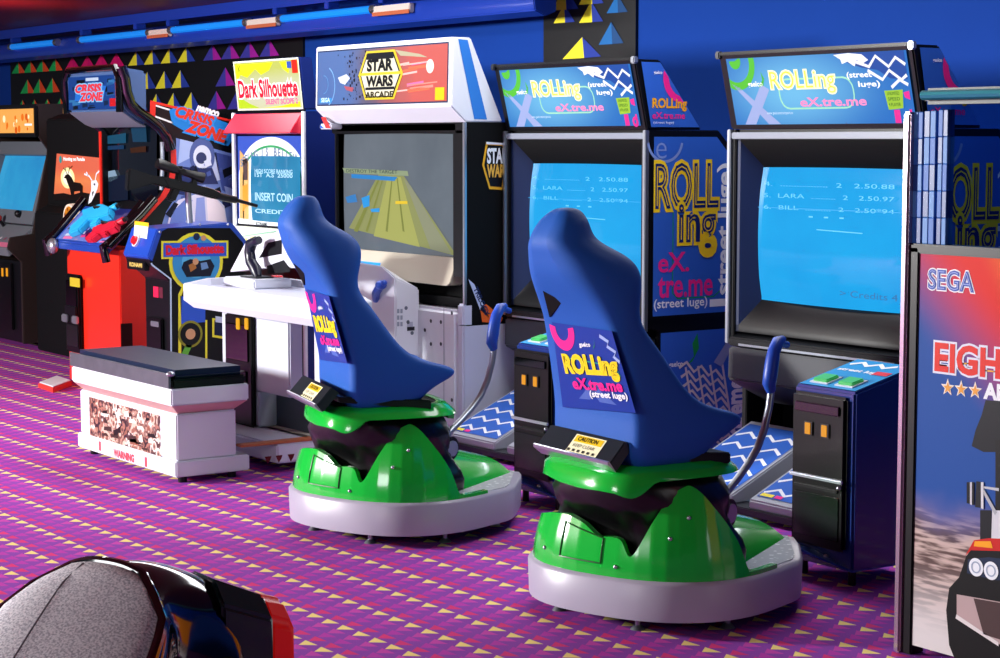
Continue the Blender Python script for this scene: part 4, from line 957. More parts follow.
# column under the deck, coin door, kick recess
YC = 4.35
ca0, ca1 = onY(222, 350, YC).x, onY(289, 350, YC).x; zk = onY(275, 395, YC).z
YCb = min(onX(303, 350, ca1).y, YC + .3); print('column', ca0, ca1, YCb)
b = MB(); b.box((ca0, YC, zk), (ca1, YCb, zdb), mat('column white', '#c6cad8', .4), .008); b.box((ca0, YC + .16, .136), (ca1 + .02, YCb + .02, zk), mat('kick teal', '#3a4650', .5)); b.box((ca0, YC, .14), (onY(259, 400, YC).x, YC + .14, zk), mat('column white'), .006); b.build('column', film)
cd0, cd1 = onY(229, 350, YC).x, onY(256.5, 350, YC).x; zd1, zd0 = onY(240, 313, YC).z, onY(245, 425, YC).z
b = MB(); b.box((cd0, YC - .025, zd0), (cd1, YC, zd1), DOOR, .014, 3); b.box((cd0 + .03, YC - .032, lerp(zd0, zd1, .58)), (cd1 - .03, YC - .025, zd1 - .05), GLOSSBLACK, .004); b.box((cd0 + .04, YC - .032, lerp(zd0, zd1, .3)), (cd1 - .05, YC - .025, lerp(zd0, zd1, .5)), BLACK, .004); cdr = b.build('coin_door', film)
for x in (236.5, 245):
    q = onY(x, 324, YC - .033); b = MB(); b.box((q.x, YC - .038, q.z - .025), (q.x + .035, YC - .032, q.z + .03), lit('#e8a81c', .7), .003); b.build('coin_return', cdr, label='amber lit coin return')
# platform
zp = .135
b = MB(); b.box((FX0 - .45, FY0 + .70, .045), (FX1, 5.12, zp - .001), mat('platform white', '#cfd2de', .4), .008); b.box((FX0 + .02, FY0 + .50, .045), (FX1 - .0005, FY0 + .9, zp - .001), mat('platform white'), .008); plt = b.build('platform', film)
b = MB(); b.box((FX0 - .42, FY0 + .73, zp - .002), (FX1 - .09, 5.11, zp + .006), mat('platform plate', '#b4b2a4', .45), .002); b.build('floor_plate', plt)
b = MB(); q0, q1 = onX(242, 459, FX1).y, 5.1; b.box((FX1 - .06, q0, zp), (FX1 - .001, q1, zp + .012), mat('orange strip', '#b8683e', .5), .003); b.build('edge_strip', plt)
b = MB(); fpx = Fr((FX1, 0, 0), (0, 1, 0), (0, 0, 1))
for x in (268, 279, 291): q = fpx.px(x, 459 - (x - 268) * .10); b.poly(fpx, [(q[0] - .018, q[1] + .012), (q[0] + .018, q[1] + .012), (q[0] + .012, q[1] - .004), (q[0] - .002, q[1] - .022)], ink('#5a1418'), 1)
b.build('arrow_marks', plt, sm=0)
for x, y in ((FX0 + .1, 4.6), (FX1 - .07, 4.45), (FX1 - .07, 4.95), (FX1 - .07, 5.05), (FX0 + .1, 5.05)):
    b = MB(); b.cyl((x, y, 0), (x, y, .046), .018, BLACK, 12); b.build('levelling_foot', film)

# ------------------------------------------------------------------ bench
bench = thing('game_bench', 'white bench seat with a black cushion and a brown collage on its front', 'bench', ((FX0 + FX1) / 2, FY0 + .3, 0))
BZ = lambda y: zat(y, (FX1, FY0))
z_b, z_pl, z_bd, z_pk, z_wh, z_cu = .032, BZ(462), BZ(415), BZ(405), BZ(388), BZ(371)
print('bench z', z_pl, z_bd, z_pk, z_wh, z_cu)
BY1 = onX(235.5, 440, FX1 - .02).y; BYW = onX(248, 392, FX1 + .03).y
print('bench depth', BY1 - FY0, BYW - FY0)
BW = mat('bench white', '#d2d5e0', .35)
b = MB(); b.box((FX0, FY0, z_b), (FX1, BY1 + .06, z_pl), BW, .006, 2); b.build('plinth', bench)
b = MB(); b.box((FX0 + .012, FY0 + .012, z_pl - .001), (FX1 - .012, BY1, z_bd), BW, .006, 2); bd = b.build('bench_body', bench)
PKB = mat('band pink', '#d2a09a', .4)
o = .04; bx0 = onY(72.5, 372, FY0 - .03).x
b = MB(); b.hexa([(FX0 + .03, FY0 + .025, z_bd), (FX1 - .025, FY0 + .025, z_bd), (FX1 - .025, BY1 - .005, z_bd), (FX0 + .03, BY1 - .005, z_bd), (bx0 + .005, FY0 - .03, z_pk), (FX1 + o - .005, FY0 - .03, z_pk), (FX1 + o - .005, BYW - .005, z_pk), (bx0 + .005, BYW - .005, z_pk)], PKB); b.build('flare', bench, label='pink flared band')
b = MB(); b.box((bx0, FY0 - .035, z_pk), (FX1 + o, BYW, z_wh), BW, .006, 2); b.build('seat_rim', bench)
CUB = mat('cushion navy', '#0c1a38', .4, spec=.3)
b = MB(); b.box((bx0 + .005, FY0 - .025, z_wh), (FX1 + o - .005, BYW - .01, z_cu - .035), BLACK, .008); b.box((bx0, FY0 - .03, z_cu - .05), (FX1 + o, BYW, z_cu + .005), CUB, .028, 4); cu = b.build('cushion', bench)
b = MB(); b.box((bx0 - .004, FY0 - .042, z_wh + .002), (FX1 + o - .01, FY0 - .031, z_cu - .008), mat('brushed plate', '#63666f', .45, metal=.8, noise=.25, nscale=14), .002); b.build('kick_plate', cu, label='brushed steel front plate')
b = MB(); q = onY(176, 372, FY0 - .045); b.ball((FX1 + o - .005, FY0 - .035, z_cu - .008), .02, STEEL, (1, 1, .6)); b.build('corner_clip', cu)
def collage_mat():
    m = bpy.data.materials.new('collage'); m.use_nodes = True; nt = m.node_tree; bs = nt.nodes['Principled BSDF']; L = nt.links.new
    tc = nt.nodes.new('ShaderNodeTexCoord'); v = nt.nodes.new('ShaderNodeTexVoronoi'); v.inputs['Scale'].default_value = 13; v.distance = 'CHEBYCHEV'; v2 = nt.nodes.new('ShaderNodeTexVoronoi'); v2.inputs['Scale'].default_value = 26
    cr = nt.nodes.new('ShaderNodeValToRGB'); cr.color_ramp.interpolation = 'CONSTANT'; e = cr.color_ramp.elements
    cols = ['#2a1a18', '#8a5a48', '#c8b0a0', '#6a4438', '#a88474', '#e2d4cc', '#4a302c', '#9a6a58']
    e[0].position = 0; e[0].color = lin(cols[0]); e[1].position = .125; e[1].color = lin(cols[1])
    for i, c in enumerate(cols[2:]): q = e.new((i + 2) / 8); q.color = lin(c)
    sp = nt.nodes.new('ShaderNodeSeparateColor'); ad = nt.nodes.new('ShaderNodeMath'); ad.operation = 'MULTIPLY_ADD'; ad.inputs[1].default_value = .55
    L(tc.outputs['Object'], v.inputs['Vector']); L(tc.outputs['Object'], v2.inputs['Vector']); L(v.outputs['Color'], sp.inputs[0]); L(v2.outputs['Distance'], ad.inputs[0]); L(sp.outputs[0], ad.inputs[2]); 
    mm = nt.nodes.new('ShaderNodeMath'); mm.operation = 'FRACT'; L(ad.outputs[0], mm.inputs[0]); L(mm.outputs[0], cr.inputs[0]); L(cr.outputs[0], bs.inputs['Base Color']); bs.inputs['Roughness'].default_value = .35; return m
b = MB(); fbn = Fr((0, FY0 + .012, 0), (1, 0, 0), (0, 0, 1)); c4 = [fbn.px(*q) for q in ((90, 435), (161, 458), (161.5, 417), (90.5, 396))]
za, zb_ = (c4[0][1] + c4[1][1]) / 2, (c4[2][1] + c4[3][1]) / 2; b.rect(fbn, c4[0][0], za, c4[1][0], zb_, collage_mat(), 1)
W5 = c4[1][0] - c4[0][0]; H5 = zb_ - za
r5 = random.Random(3)
for k in range(26):
    u, v = r5.uniform(.02, .85), r5.uniform(.02, .8); w, h = r5.uniform(.03, .12), r5.uniform(.06, .2); c = r5.choice(('#1a1212', '#d8c8c0', '#8a5444', '#e8dcd4', '#3a2622'))
    b.poly(fbn, [(c4[0][0] + u * W5, za + v * H5), (c4[0][0] + (u + w) * W5, za + (v + r5.uniform(0, .05)) * H5), (c4[0][0] + (u + w * r5.uniform(.3, 1)) * W5, za + min(v + h, .98) * H5), (c4[0][0] + u * W5, za + min(v + h * .7, .95) * H5)], ink(c), 2)
b.build('collage_panel', bd, sm=0, label='brown photo collage panel')
fpl = Fr((0, FY0, 0), (1, 0, 0), (0, 0, 1)); RDI = ink('#d84a5a')
for x, y in ((100, 446), (146, 462)): b = MB(); q = fpl.px(x, y); b.rect(fpl, q[0] - .012, q[1] - .022, q[0] + .012, q[1] + .022, RDI, 1); b.build('warning_mark', bench, sm=0)
b = MB()
q = fpl.px(114, 452); b.text(fpl, 'WARNING', (q[0], q[1] - .018), .032, RDI, w=.22, l=1, bold=.06); b.build('warning_print', bench, sm=0)
for x, y in ((FX0 + .06, FY0 + .06), (FX1 - .06, FY0 + .06), (FX0 + .06, BY1), (FX1 - .06, BY1)):
    b = MB(); b.cyl((x, y, 0), (x, y, .052), .02, BLACK, 12); b.build('foot', bench)
# ------------------------------------------------------------------ sniper game: upper cabinet and gun pedestal
YU = 5.50
UXL, UXR = onY(233, 170, YU).x, onY(304.5, 170, YU).x
print('sniper', UXL, UXR)
sn = thing('sniper_game_cabinet', 'narrow arcade cabinet with a yellow sign and an oval screen surround', 'arcade machine', ((UXL + UXR) / 2, YU, 0))
zy = lambda y: onY(270, y, YU).z
SW_ = mat('sniper white', '#dfe6ee', .4)
b = MB()
b.box((UXL, YU, .04), (UXL + .025, 6.35, zy(112)), NAVY, .003); b.box((UXR - .025, YU, .04), (UXR, 6.35, zy(112)), NAVY, .003)
for X in (UXL - .002, UXR - .026): b.box((X, YU - .006, .04), (X + .028, YU + .012, zy(112)), SW_, .003)
b.box((UXL + .025, 6.3, .04), (UXR - .025, 6.35, zy(112)), BLACK); b.box((UXL + .025, YU + .02, .04), (UXR - .025, YU + .06, zy(226)), BLACK, .004)
b.box((UXL + .025, YU + .3, zy(112) - .03), (UXR - .025, 6.3, zy(112)), BLACK); b.build('body', sn)
# marquee
m0, m1 = onY(238.5, 111, YU).z, onY(239, 61.5, YU).z; mx0, mx1 = onY(239, 85, YU).x, onY(304, 85, YU).x
b = MB(); b.profX([(YU, m0), (YU - .03, m1), (YU + .05, m1 + .0), (YU + .09, m0)], mx0 - .01, mx1 + .005, NAVY, .006); mq3 = b.build('marquee', sn)
f = Fr((mx0, YU, m0), (1, 0, 0), (0, -.03, m1 - m0)); W, H = mx1 - mx0, math.hypot(.03, m1 - m0)
b = MB(); b.rect(f, -.004, .002, W, H - .002, mat('sign frame', '#c8d0b8', .4), 7); b.rect(f, .01, .012, W - .012, H - .012, grad_mat('sniper sign', [(0, '#f4f4a0'), (.5, '#fbfbe0'), (1, '#e6ee2a')], (0, 0, 1), m0, m1 - .03, .75), 8)
g = Fr(f.p(0, 0, LAY * 8), f.u, f.v)
Y1 = lit('#e8f020', .85); YG = lit('#b8d820', .8)
b.poly(g, [(.02, H - .02), (W * .62, H - .02), (W * .55, H * .78), (W * .42, H * .70), (W * .34, H * .82), (W * .2, H * .66), (W * .1, H * .72), (.02, H * .58)], Y1, 1); b.poly(g, [(W * .72, H - .02), (W * .88, H - .02), (W * .84, H * .7), (W * .76, H * .8)], Y1, 1)
b.poly(g, [(.015, .015), (W * .35, .015), (W * .2, H * .14), (.015, H * .3)], YG, 1); b.poly(g, [(W * .4, .015), (W * .97, .015), (W * .97, H * .16), (W * .7, H * .08)], Y1, 1)
b.rect(g, W * .9, H * .70, W - .013, H - .013, lit('#e02a1c', .8), 3); b.rect(g, W * .83, H * .80, W * .895, H * .93, lit('#3a5ac0', .8), 3)
RD = lit('#e01a3a', .85); b.text(g, 'Dark Silhouette', (W * .05, H * .27), H * .33, lit('#ffffff', .9), w=W * .9, l=2, bold=.10); b.text(g, 'Dark Silhouette', (W * .05, H * .27), H * .33, RD, w=W * .9, l=3, bold=.035)
b.text(g, 'SILENT SCOPE 2', (W * .46, H * .12), H * .10, lit('#f070a0', .85), w=W * .48, l=3, bold=.04); b.text(g, 'X', (W * .06, H * .78), H * .12, lit('#8a8a10', .6), l=3)
b.build('sign_face', mq3, sm=0)
# red canopy under the sign
za, zc = zy(113.5), zy(135)
b = MB(); b.profX([(YU - .0, za), (YU + .05, za), (YU + .10, zc), (YU - .08, zc + .012), (YU - .075, zc + .02)], UXL + .026, UXR - .026, mat('canopy red', '#d41f3a', .35), .003); b.build('canopy', sn)
# face with oval ring and the screen
z0, z1 = zy(226), zy(136)
b = MB(); b.box((UXL + .026, YU + .02, z0), (UXR - .026, YU + .045, z1), mat('face blue', '#2f4fb0', .35), .002); fc_ = b.build('face_panel', sn)
f = Fr((0, YU + .02, 0), (1, 0, 0), (0, 0, 1)); b = MB()
cx0, cz0 = (UXL + UXR) / 2 + .01, lerp(z0, z1, .30); rx, rz = (UXR - UXL) / 2 - .03, (z1 - z0) * .70
cz0 = lerp(z0, z1, .52); rz = (z1 - z0) * .47
def arch(k, zb): return [(cx0 + rx - k, zb)] + [(cx0 + (rx - k) * math.cos(t), cz0 + (rz - k) * math.sin(t)) for t in [math.radians(180 * i / 36) for i in range(37)]] + [(cx0 - rx + k, zb)]
b.poly(f, arch(0, z0 + .005), ink('#e2eef0'), 1); b.strip(f, arch(.055, z0 + .02), .014, ink('#2f9a5a'), 2)
t_ = 'SEEING IS BELIEVING'
for i, ch in enumerate(t_):
    if ch == ' ': continue
    t = math.radians(152 - 124 * i / (len(t_) - 1)); px_, pz_ = cx0 + (rx + .01) * math.cos(t), cz0 + .02 + (rz - .12) * math.sin(t)
    b.text(f, ch, (px_ - .012, pz_ - .01), .045, ink('#6a7f9a'), l=3, rot=math.degrees(t) - 90 if False else 0, bold=.02)
b.pxp(f, [(240, 150), (249, 162), (249, 222), (240, 222)], ink('#c8a060'), 2); b.pxp(f, [(243, 186), (248, 184), (248, 205), (243, 212)], ink('#e08a2a'), 3); b.pxp(f, [(243, 160), (248, 158), (248, 180), (244, 180)], ink('#4a3a3a'), 3)
b.rect(f, UXL + .03, z0 + .0, UXR - .03, z0 + .03, ink('#e8eef0'), 4); b.text(f, 'KONAMI', f.px(257, 225.5), .022, ink('#303840'), w=.13, l=5, bold=.03)
b.build('oval_surround', fc_, sm=0)
sxa, sxb = onY(250.5, 180, YU).x, onY(300, 180, YU).x; sza, szb = zy(222), zy(156)
sc3 = crt('screen', sxa, sxb, sza, szb, YU + .006, screen_mat('screen teal', '#0f6fae', '#3ab0e0', .8), sn, bulge=.012)
f = Fr((sxa, YU - .008, sza), (1, 0, 0), (0, 0, 1)); W, H = sxb - sxa, szb - sza; LW = lit('#b8e8ff', .8)
for v, t in ((.74, 'HIGH SCORE RANKING'), (.68, '1ST  A.S  25000'), (.32, 'INSERT COIN'), (.13, 'CREDIT 0')): b = MB(); b.text(f, t, (W * .12, H * v), H * (.06 if v != .32 else .12), LW, w=W * .76, l=1, bold=.02); b.build('screen_writing', sc3, sm=0)
b = MB(); b.profX([(YU + .01, zy(228)), (YU - .32, zy(243) - .02), (YU - .32, zy(243) - .06), (YU + .019, zy(243) - .12)], UXL + .03, UXR - .03, mat('shelf cream', '#dfe4d0', .4), .004)
f = Fr((UXL, YU - .32, zy(243) - .02), (1, 0, 0), V((0, .33, zy(228) - zy(243) + .02))); b.strip(f, [(.3, .05), (.4, .2), (.6, .3)], .02, ink('#7fc8a0'), 2); b.poly(f, [(.35, .02), (.7, .02), (.6, .18), (.5, .2)], ink('#e8e07a'), 2); b.build('gun_shelf', sn)
# gun pedestal
XP1 = UXR + .0; PT = lambda x, y: (lambda q: (q.y, q.z))(onX(x, y, XP1))
XP0 = onY(122.5, 248, PT(147.6, 257)[0]).x
print('pedestal', XP0, XP1, PT(147.6, 257), PT(170, 355), PT(247, 241))
ped = thing('gun_pedestal', 'black gun pedestal with a blue top and a framed emblem on its side', 'gun pedestal', ((XP0 + XP1) / 2, PT(200, 300)[0], 0))
A_, B_, C1, D_ = PT(147.6, 257), PT(157, 229), PT(232, 222.5), PT(247, 241)
E_, F_ = PT(151, 264), PT(170, 281)
b = MB(); yr_ = D_[0] + .02
b.profX([A_, B_, C1, D_, (D_[0], D_[1] - .05), (A_[0] + .03, A_[1] - .03)], XP0, XP1, mat('pedestal blue', '#1f48b0', .3, coat=.2), .006); top = b.build('pedestal_top', ped, label='blue metal top')
b = MB(); b.profX([(A_[0] + .012, A_[1] - .002), (D_[0] - .01, D_[1] - .02), (D_[0] - .01, .04), (F_[0], .04), F_, E_], XP0 + .006, XP1 - .006, BLACK, .004); bdy = b.build('pedestal_body', ped)
f = Fr((XP1, 0, 0), (0, 1, 0), (0, 0, 1)); b = MB()
b.pxp(f, [(152, 262), (162, 231), (168, 228), (230, 228), (243, 243), (243, 300), (248, 360), (172, 360), (171, 280)], ink('#07080c'), 2)
b.strip(f, [f.px(*q) for q in ((151, 263), (152, 265), (170.5, 279), (171, 360))], .010, ink('#b9d4ea'), 3)
YL = ink('#e6e23a'); BL2 = ink('#2f5ac8'); RDk = ink('#d8203a')
c = f.px(196, 262); R_ = f.px(220, 262)[0] - c[0]
b.disk(f, c, R_ * 1.12, YL, 3); b.disk(f, c, R_ * .98, ink('#5ab4e0'), 5); b.ring(f, c, R_ * .6, R_ * .98, ink('#3a90c8'), 6)
b.pxp(f, [(161, 241), (228, 240.5), (228, 258), (161, 259)], YL, 4); b.pxp(f, [(163, 243), (226, 242.5), (226, 256), (163, 257)], BL2, 6.4)
p0, p1_ = f.px(166, 254.5), f.px(223, 244); b.text(f, 'Dark Silhouette', (p0[0], p0[1]), p1_[1] - p0[1], RDk, w=p1_[0] - p0[0], l=7, bold=.07)
b.pxp(f, [(178, 272), (184, 282), (178, 294), (178, 360), (181, 360), (181, 296), (186, 283)], YL, 4)
b.pxp(f, [(205, 320), (207, 320), (207, 360), (205, 360)], YL, 4); b.pxp(f, [(180, 296), (205, 300), (205, 322), (181, 324)], BL2, 4)
# soldier figure inside the roundel
SK = ink('#c89a70'); DKB = ink('#141a2c')
b.disk(f, f.px(196, 236.5), .02, ink('#1a2a4a'), 8); b.disk(f, f.px(203, 238), .016, SK, 8)
b.pxp(f, [(183, 262), (190, 259), (200, 261), (210, 259), (214, 266), (210, 276), (186, 277), (181, 268)], DKB, 7); b.pxp(f, [(188, 265), (194, 262), (196, 268), (190, 272)], ink('#a8703a'), 8); b.pxp(f, [(200, 263), (206, 262), (208, 268), (201, 270)], ink('#6a90c0'), 8); b.disk(f, f.px(195, 261.5), .018, SK, 9)
c = f.px(190, 334); b.disk(f, c, .075, ink('#8a8a2a'), 5); b.disk(f, c, .062, ink('#0a0c10'), 6); b.disk(f, c, .03, SK, 7); b.pxp(f, [(181, 354), (187, 342), (192, 345), (186, 358)], ink('#5fae3a'), 5)
b.pxp(f, [(212, 318), (231, 320), (231, 340), (212, 337)], YL, 4); b.pxp(f, [(214, 320), (229, 322), (229, 337), (214, 335)], ink('#101a3a'), 5); b.pxp(f, [(215, 316), (229, 318), (229, 324), (215, 322)], ink('#c0cce0'), 6)
b.build('side_art', bdy, sm=0)
# pedestal front fittings
f = Fr((XP0, F_[0], 0), (1, 0, 0), (0, 0, 1)); b = MB(); PWd = XP1 - XP0
zc_ = zat(294, (XP1, F_[0])); b.rect(f, PWd * .35, zc_ - .03, PWd * .55, zc_ + .03, lit('#ff2a5a', .8), 2); b.rect(f, PWd * .58, zc_ - .03, PWd * .72, zc_ + .03, ink('#5a2030'), 2); cdf = b.build('coin_lamp', bdy, sm=0, label='glowing pink coin lamp')
b = MB(); z5 = zat(325, (XP1, F_[0]))
b.hexa([(XP0 + .05, F_[0] - .02, z5 - .28), (XP1 - .08, F_[0] - .02, z5 - .28), (XP1 - .08, F_[0], z5 - .28), (XP0 + .05, F_[0], z5 - .28), (XP0 + .05, F_[0] - .02, z5 + .03), (XP1 - .08, F_[0] - .02, z5 + .03), (XP1 - .08, F_[0], z5 + .03), (XP0 + .05, F_[0], z5 + .03)], DOOR, .008); b.box((XP0 + .12, F_[0] - .026, z5 - .02), (XP0 + .22, F_[0] - .02, z5 + .01), STEEL, .003); b.box((XP1 - .2, F_[0] - .028, z5 - .2), (XP1 - .12, F_[0] - .02, z5 - .14), STEEL, .003); b.build('coin_door', ped)
f = Fr((XP0, A_[0], A_[1]), (1, 0, 0), V((0, B_[0] - A_[0], B_[1] - A_[1]))); Lf = math.hypot(B_[0] - A_[0], B_[1] - A_[1])
b = MB(); P4 = [f.px(*q) for q in ((135, 221), (149, 223), (147, 239), (134, 236))]; b.poly(f, P4, ink('#eef0e0'), 2); P5 = [f.px(*q) for q in ((135, 221), (149, 223), (149, 227), (135, 225))]; b.poly(f, P5, ink('#f0b82a'), 3); b.build('instruction_label', top, sm=0, label='white and yellow label')
q = f.p(*f.px(137, 241), .0); b = MB(); b.cyl(q, q + f.n * .012, .036, WHITE, 18); b.cyl(q + f.n * .012, q + f.n * .028, .028, mat('red button'), 18, .022); b.build('start_button', top, label='red start button')
for x in (160, 200, 228):
    q = onX(x, 224.5 if x > 170 else 232, XP1); b = MB(); b.ball((XP1, q.y, q.z), .008, SILVER, u=8, w=5); b.build('screw', top)
b = MB(); f = Fr((XP0, A_[0] + .008, A_[1] - .1), (1, 0, 0), (0, 0, 1)); b.box((XP0 + .03, A_[0] + .01, A_[1] - .08), (XP1 - .06, A_[0] + .04, A_[1] - .03), BLACK, .004); f = Fr((XP0, A_[0] + .01, A_[1] - .075), (1, 0, 0), (0, 0, 1)); b.text(f, 'KONAMI', (.07, .012), .022, ink('#c8b060'), w=.16, l=1, bold=.04); b.build('maker_plate', ped)
# rifle on the pedestal
XG = (XP0 + XP1) / 2 + .05; G = lambda x, y: onX(x, y, XG)
rf = thing('sniper_rifle', 'long black toy sniper rifle with a scope mounted over the blue topped pedestal', 'rifle', (XG, G(190, 190).y, G(190, 222).z))
GB = mat('gun black', '#0c0d10', .35)
def gslab(pts, t, m, bev=.006): b_ = MB(); P = [G(*q) for q in pts]; return b_.prismpts([q + V((-t / 2, 0, 0)) for q in P], [q + V((t / 2, 0, 0)) for q in P], m, bev)
gslab([(127, 170), (129, 168), (150, 175), (166, 178), (190, 184), (196, 190), (190, 193), (168, 188), (152, 184), (126, 191)], .05, GB, .012).build('stock', rf)
gslab([(160, 176), (178, 180), (200, 186), (214, 190), (222, 196), (214, 199), (196, 194), (166, 188)], .055, GB, .008).build('receiver', rf)
b = MB(); b.tube([G(196, 190), G(222, 197), G(236, 200)], [.022, .022, .02], GB, 12); b.tube([G(236, 200), G(257, 206)], [.011, .010], GB, 12); b.build('barrel', rf)
b = MB(); b.tube([G(157, 163), G(160, 164), G(174, 169), (G(178, 170.5)), G(190, 174), G(197, 176.5), G(203, 178)], [.026, .030, .026, .020, .020, .028, .030], GB, 14); sc_o = b.build('scope', rf, label='telescopic sight')
b = MB(); b.cyl(G(180, 171.5) + V((0, 0, .0)), G(180, 166), .016, GB, 12); b.cyl(G(180, 171.5), G(180, 171.5) + V((.045, 0, 0)), .015, GB, 12); b.build('scope_turret', sc_o)
gslab([(176, 172), (181, 173), (182, 182), (176, 181)], .02, GB).build('scope_mount', sc_o); gslab([(192, 176), (197, 177), (197, 187), (191, 186)], .02, GB).build('scope_mount', sc_o)
gslab([(172, 187), (180, 189), (174, 202), (166, 200)], .035, GB, .008).build('pistol_grip', rf)
b = MB(); b.tube([G(188, 192), G(189, 210), G(190, 223)], .018, STEEL, 12); b.build('gun_mount', rf, label='steel mounting post')
b = MB(); b.tube([G(204, 189), G(212, 191), G(219, 194)], .014, mat('bolt steel', '#9aa0a8', .25, metal=.9), 10); b.build('bolt', rf)
# ------------------------------------------------------------------ red and black shooting cabinet
ZX0, ZX1 = -11.53, -10.74
YP = 4.81
cz = thing('shooting_cabinet', 'red and black shooting game cabinet with an overhanging screened sign box', 'arcade machine', ((ZX0 + ZX1) / 2, 5.2, 0))
REDB = mat('cabinet red', '#dd2a1a', .3, coat=.2)
czt = onY(90, 250, YP).z
b = MB(); b.box((ZX0, YP, .06), (ZX1, YP + .20, czt + .02), REDB, .006); b.box((ZX0 + .06, YP + .2, .06), (ZX1, 5.95, .74), REDB, .006)
b.build('pedestal', cz)
b = MB(); b.box((ZX0 - .0, YP - .0, .0), (ZX0 + .12, YP + .2, .06), REDB, .003); b.box((ZX1 - .12, YP, 0), (ZX1, YP + .2, .06), REDB, .003); b.box((ZX0, 5.8, 0), (ZX1, 5.95, .06), BLACK); b.build('pedestal_foot', cz) if False else None
for xa in (ZX0, ZX1 - .12):
    for ya in (YP, 5.75):
        b = MB(); b.box((xa, ya, 0), (xa + .12, ya + .2, .061), REDB, .003); b.build('pedestal_foot', cz)
# dark vent and pale side strip on the right side
f = Fr((ZX1, 0, 0), (0, 1, 0), (0, 0, 1)); b = MB(); q0, q1 = f.px(121, 345), f.px(132, 323); b.box((ZX1, q0[0], q0[1] - .05), (ZX1 + .006, q1[0], q1[1]), ink('#2a0c0c'), .002); b.build('side_vent', cz)
# coin mechanism on the left of the red front
b = MB(); cm0, cm1 = onY(69.5, 300, YP).x, onY(83.5, 300, YP).x; zm1, zm0 = onY(76, 274, YP).z, onY(76, 352, YP).z
b.box((cm0, YP - .03, zm0), (cm1, YP, zm1), DOOR, .012); b.box((cm0 + .03, YP - .036, zm1 - .2), (cm1 - .03, YP - .03, zm1 - .04), GLOSSBLACK, .004); b.box((cm0 + .02, YP - .045, lerp(zm0, zm1, .48)), (cm1 - .02, YP - .03, lerp(zm0, zm1, .60)), BLACK, .006); b.box((cm0 + .02, YP - .034, zm0 + .04), (cm1 - .02, YP - .03, lerp(zm0, zm1, .36)), mat('cash door'), .003); cmd = b.build('coin_door', cz)
b = MB(); q = onY(74, 281, YP - .037); b.box((q.x - .06, YP - .04, q.z - .035), (q.x + .09, YP - .036, q.z + .02), lit('#e8c83a', .7), .003); b.build('coin_return', cmd, label='amber lit coin return')
b = MB()
b.box((cm0 - .02, YP - .05, lerp(zm0, zm1, .38)), (cm0 + .06, YP - .031, lerp(zm0, zm1, .48)), STEEL, .006); b.build('lock', cmd)
b = MB(); b.box((cm1 - .08, YP - .05, lerp(zm0, zm1, .38)), (cm1 - .0, YP - .031, lerp(zm0, zm1, .48)), STEEL, .006); b.build('lock', cmd)
# sloping gun panel
gA, gB, gC, gD = onY(50, 240, YP - .08), onY(107, 247, YP - .08), onY(141, 207, 4.95), onY(84, 207, 4.95)
gz0, gz1 = (gA.z + gB.z) / 2, (gC.z + gD.z) / 2
gx0, gx1 = (gA.x + gD.x) / 2, (gB.x + gC.x) / 2
print('gun panel', gA, gB, gC, gD)
gx0, gx1 = ZX0 - .02, ZX1 + .02
b = MB(); b.hexa([(gx0, YP - .08, gz0 - .05), (gx1, YP - .08, gz0 - .05), (gx1, 4.95, gz1 - .06), (gx0, 4.95, gz1 - .06), (gx0, YP - .08, gz0), (gx1, YP - .08, gz0), (gx1, 4.95, gz1), (gx0, 4.95, gz1)], mat('panel navy', '#1a3f9a', .35), .008); gp2 = b.build('gun_panel', cz)
fg = Fr((gx0, YP - .08, gz0), (1, 0, 0), (0, 4.95 - YP + .08, gz1 - gz0)); GW, GH = gx1 - gx0, math.hypot(5.03 - YP, gz1 - gz0)
b = MB(); r6 = random.Random(11); b.rect(fg, .03, .02, GW - .03, GH * .8, ink('#5f74b8'), .6)
for k in range(40):
    u, v = r6.uniform(.05, .85), r6.uniform(.05, .8); w, h = r6.uniform(.04, .16), r6.uniform(.05, .16); c = r6.choice(('#c8387a', '#8f7fb0', '#b8c4d8', '#2a5ac0', '#40306a', '#6a86c8', '#e06a9a', '#3a3448'))
    b.poly(fg, [(u * GW, v * GH), ((u + w) * GW, (v + .02) * GH), ((u + w) * GW, (v + h) * GH), (u * GW, (v + h * .8) * GH)], ink(c), 1 + k * .04)
b.build('panel_art', gp2, sm=0)
for xx in (gx0 - .02, gx1 + .02):
    b = MB(); b.tube([(xx, YP - .10, gz0 - .09), (xx, YP - .12, gz0 + .0), (xx, YP - .06, gz0 + .04), (xx, 4.95, gz1 + .04)], .026, GLOSSBLACK, 12); b.build('side_rail', cz)
b = MB(); q = onY(55, 246, YP - .1); b.ball((gx0 + .04, YP - .10, gz0 - .03), .05, STEEL, (1, .7, 1)); b.build('rail_end', cz)
# screen housing
YZ = 5.09
zs0, zs1 = onY(125, 207, YZ).z - .02, 1.86
b = MB(); b.profX([(5.05, .74), (5.05, 1.70), (6.0, 1.50), (6.0, .74)], ZX0, ZX0 + .03, BLACK, .003); b.profX([(YZ + .03, .74), (YZ + .03, 1.68), (6.0, 1.48), (6.0, .74)], ZX0 + .03, ZX1 - .03, BLACK, .004); b.build('screen_housing', cz)
b = MB(); b.box((ZX0 - .004, 5.04, .9), (ZX0 + .02, 5.056, 1.66), REDB, .003); b.build('edge_trim', cz, label='red edge trim')
sc4 = crt('screen', ZX0 + .06, ZX1 - .08, zs0 + .06, 1.62, YZ + .02, mat('screen dark', '#060a14', .08, coat=.5), cz, bulge=.02)
f = Fr((0, YZ - .004, 0), (1, 0, 0), (0, 0, 1)); b = MB()
P = lambda pts, c, l=1, e=.35: b.pxp(f, pts, lit(c, e), l)
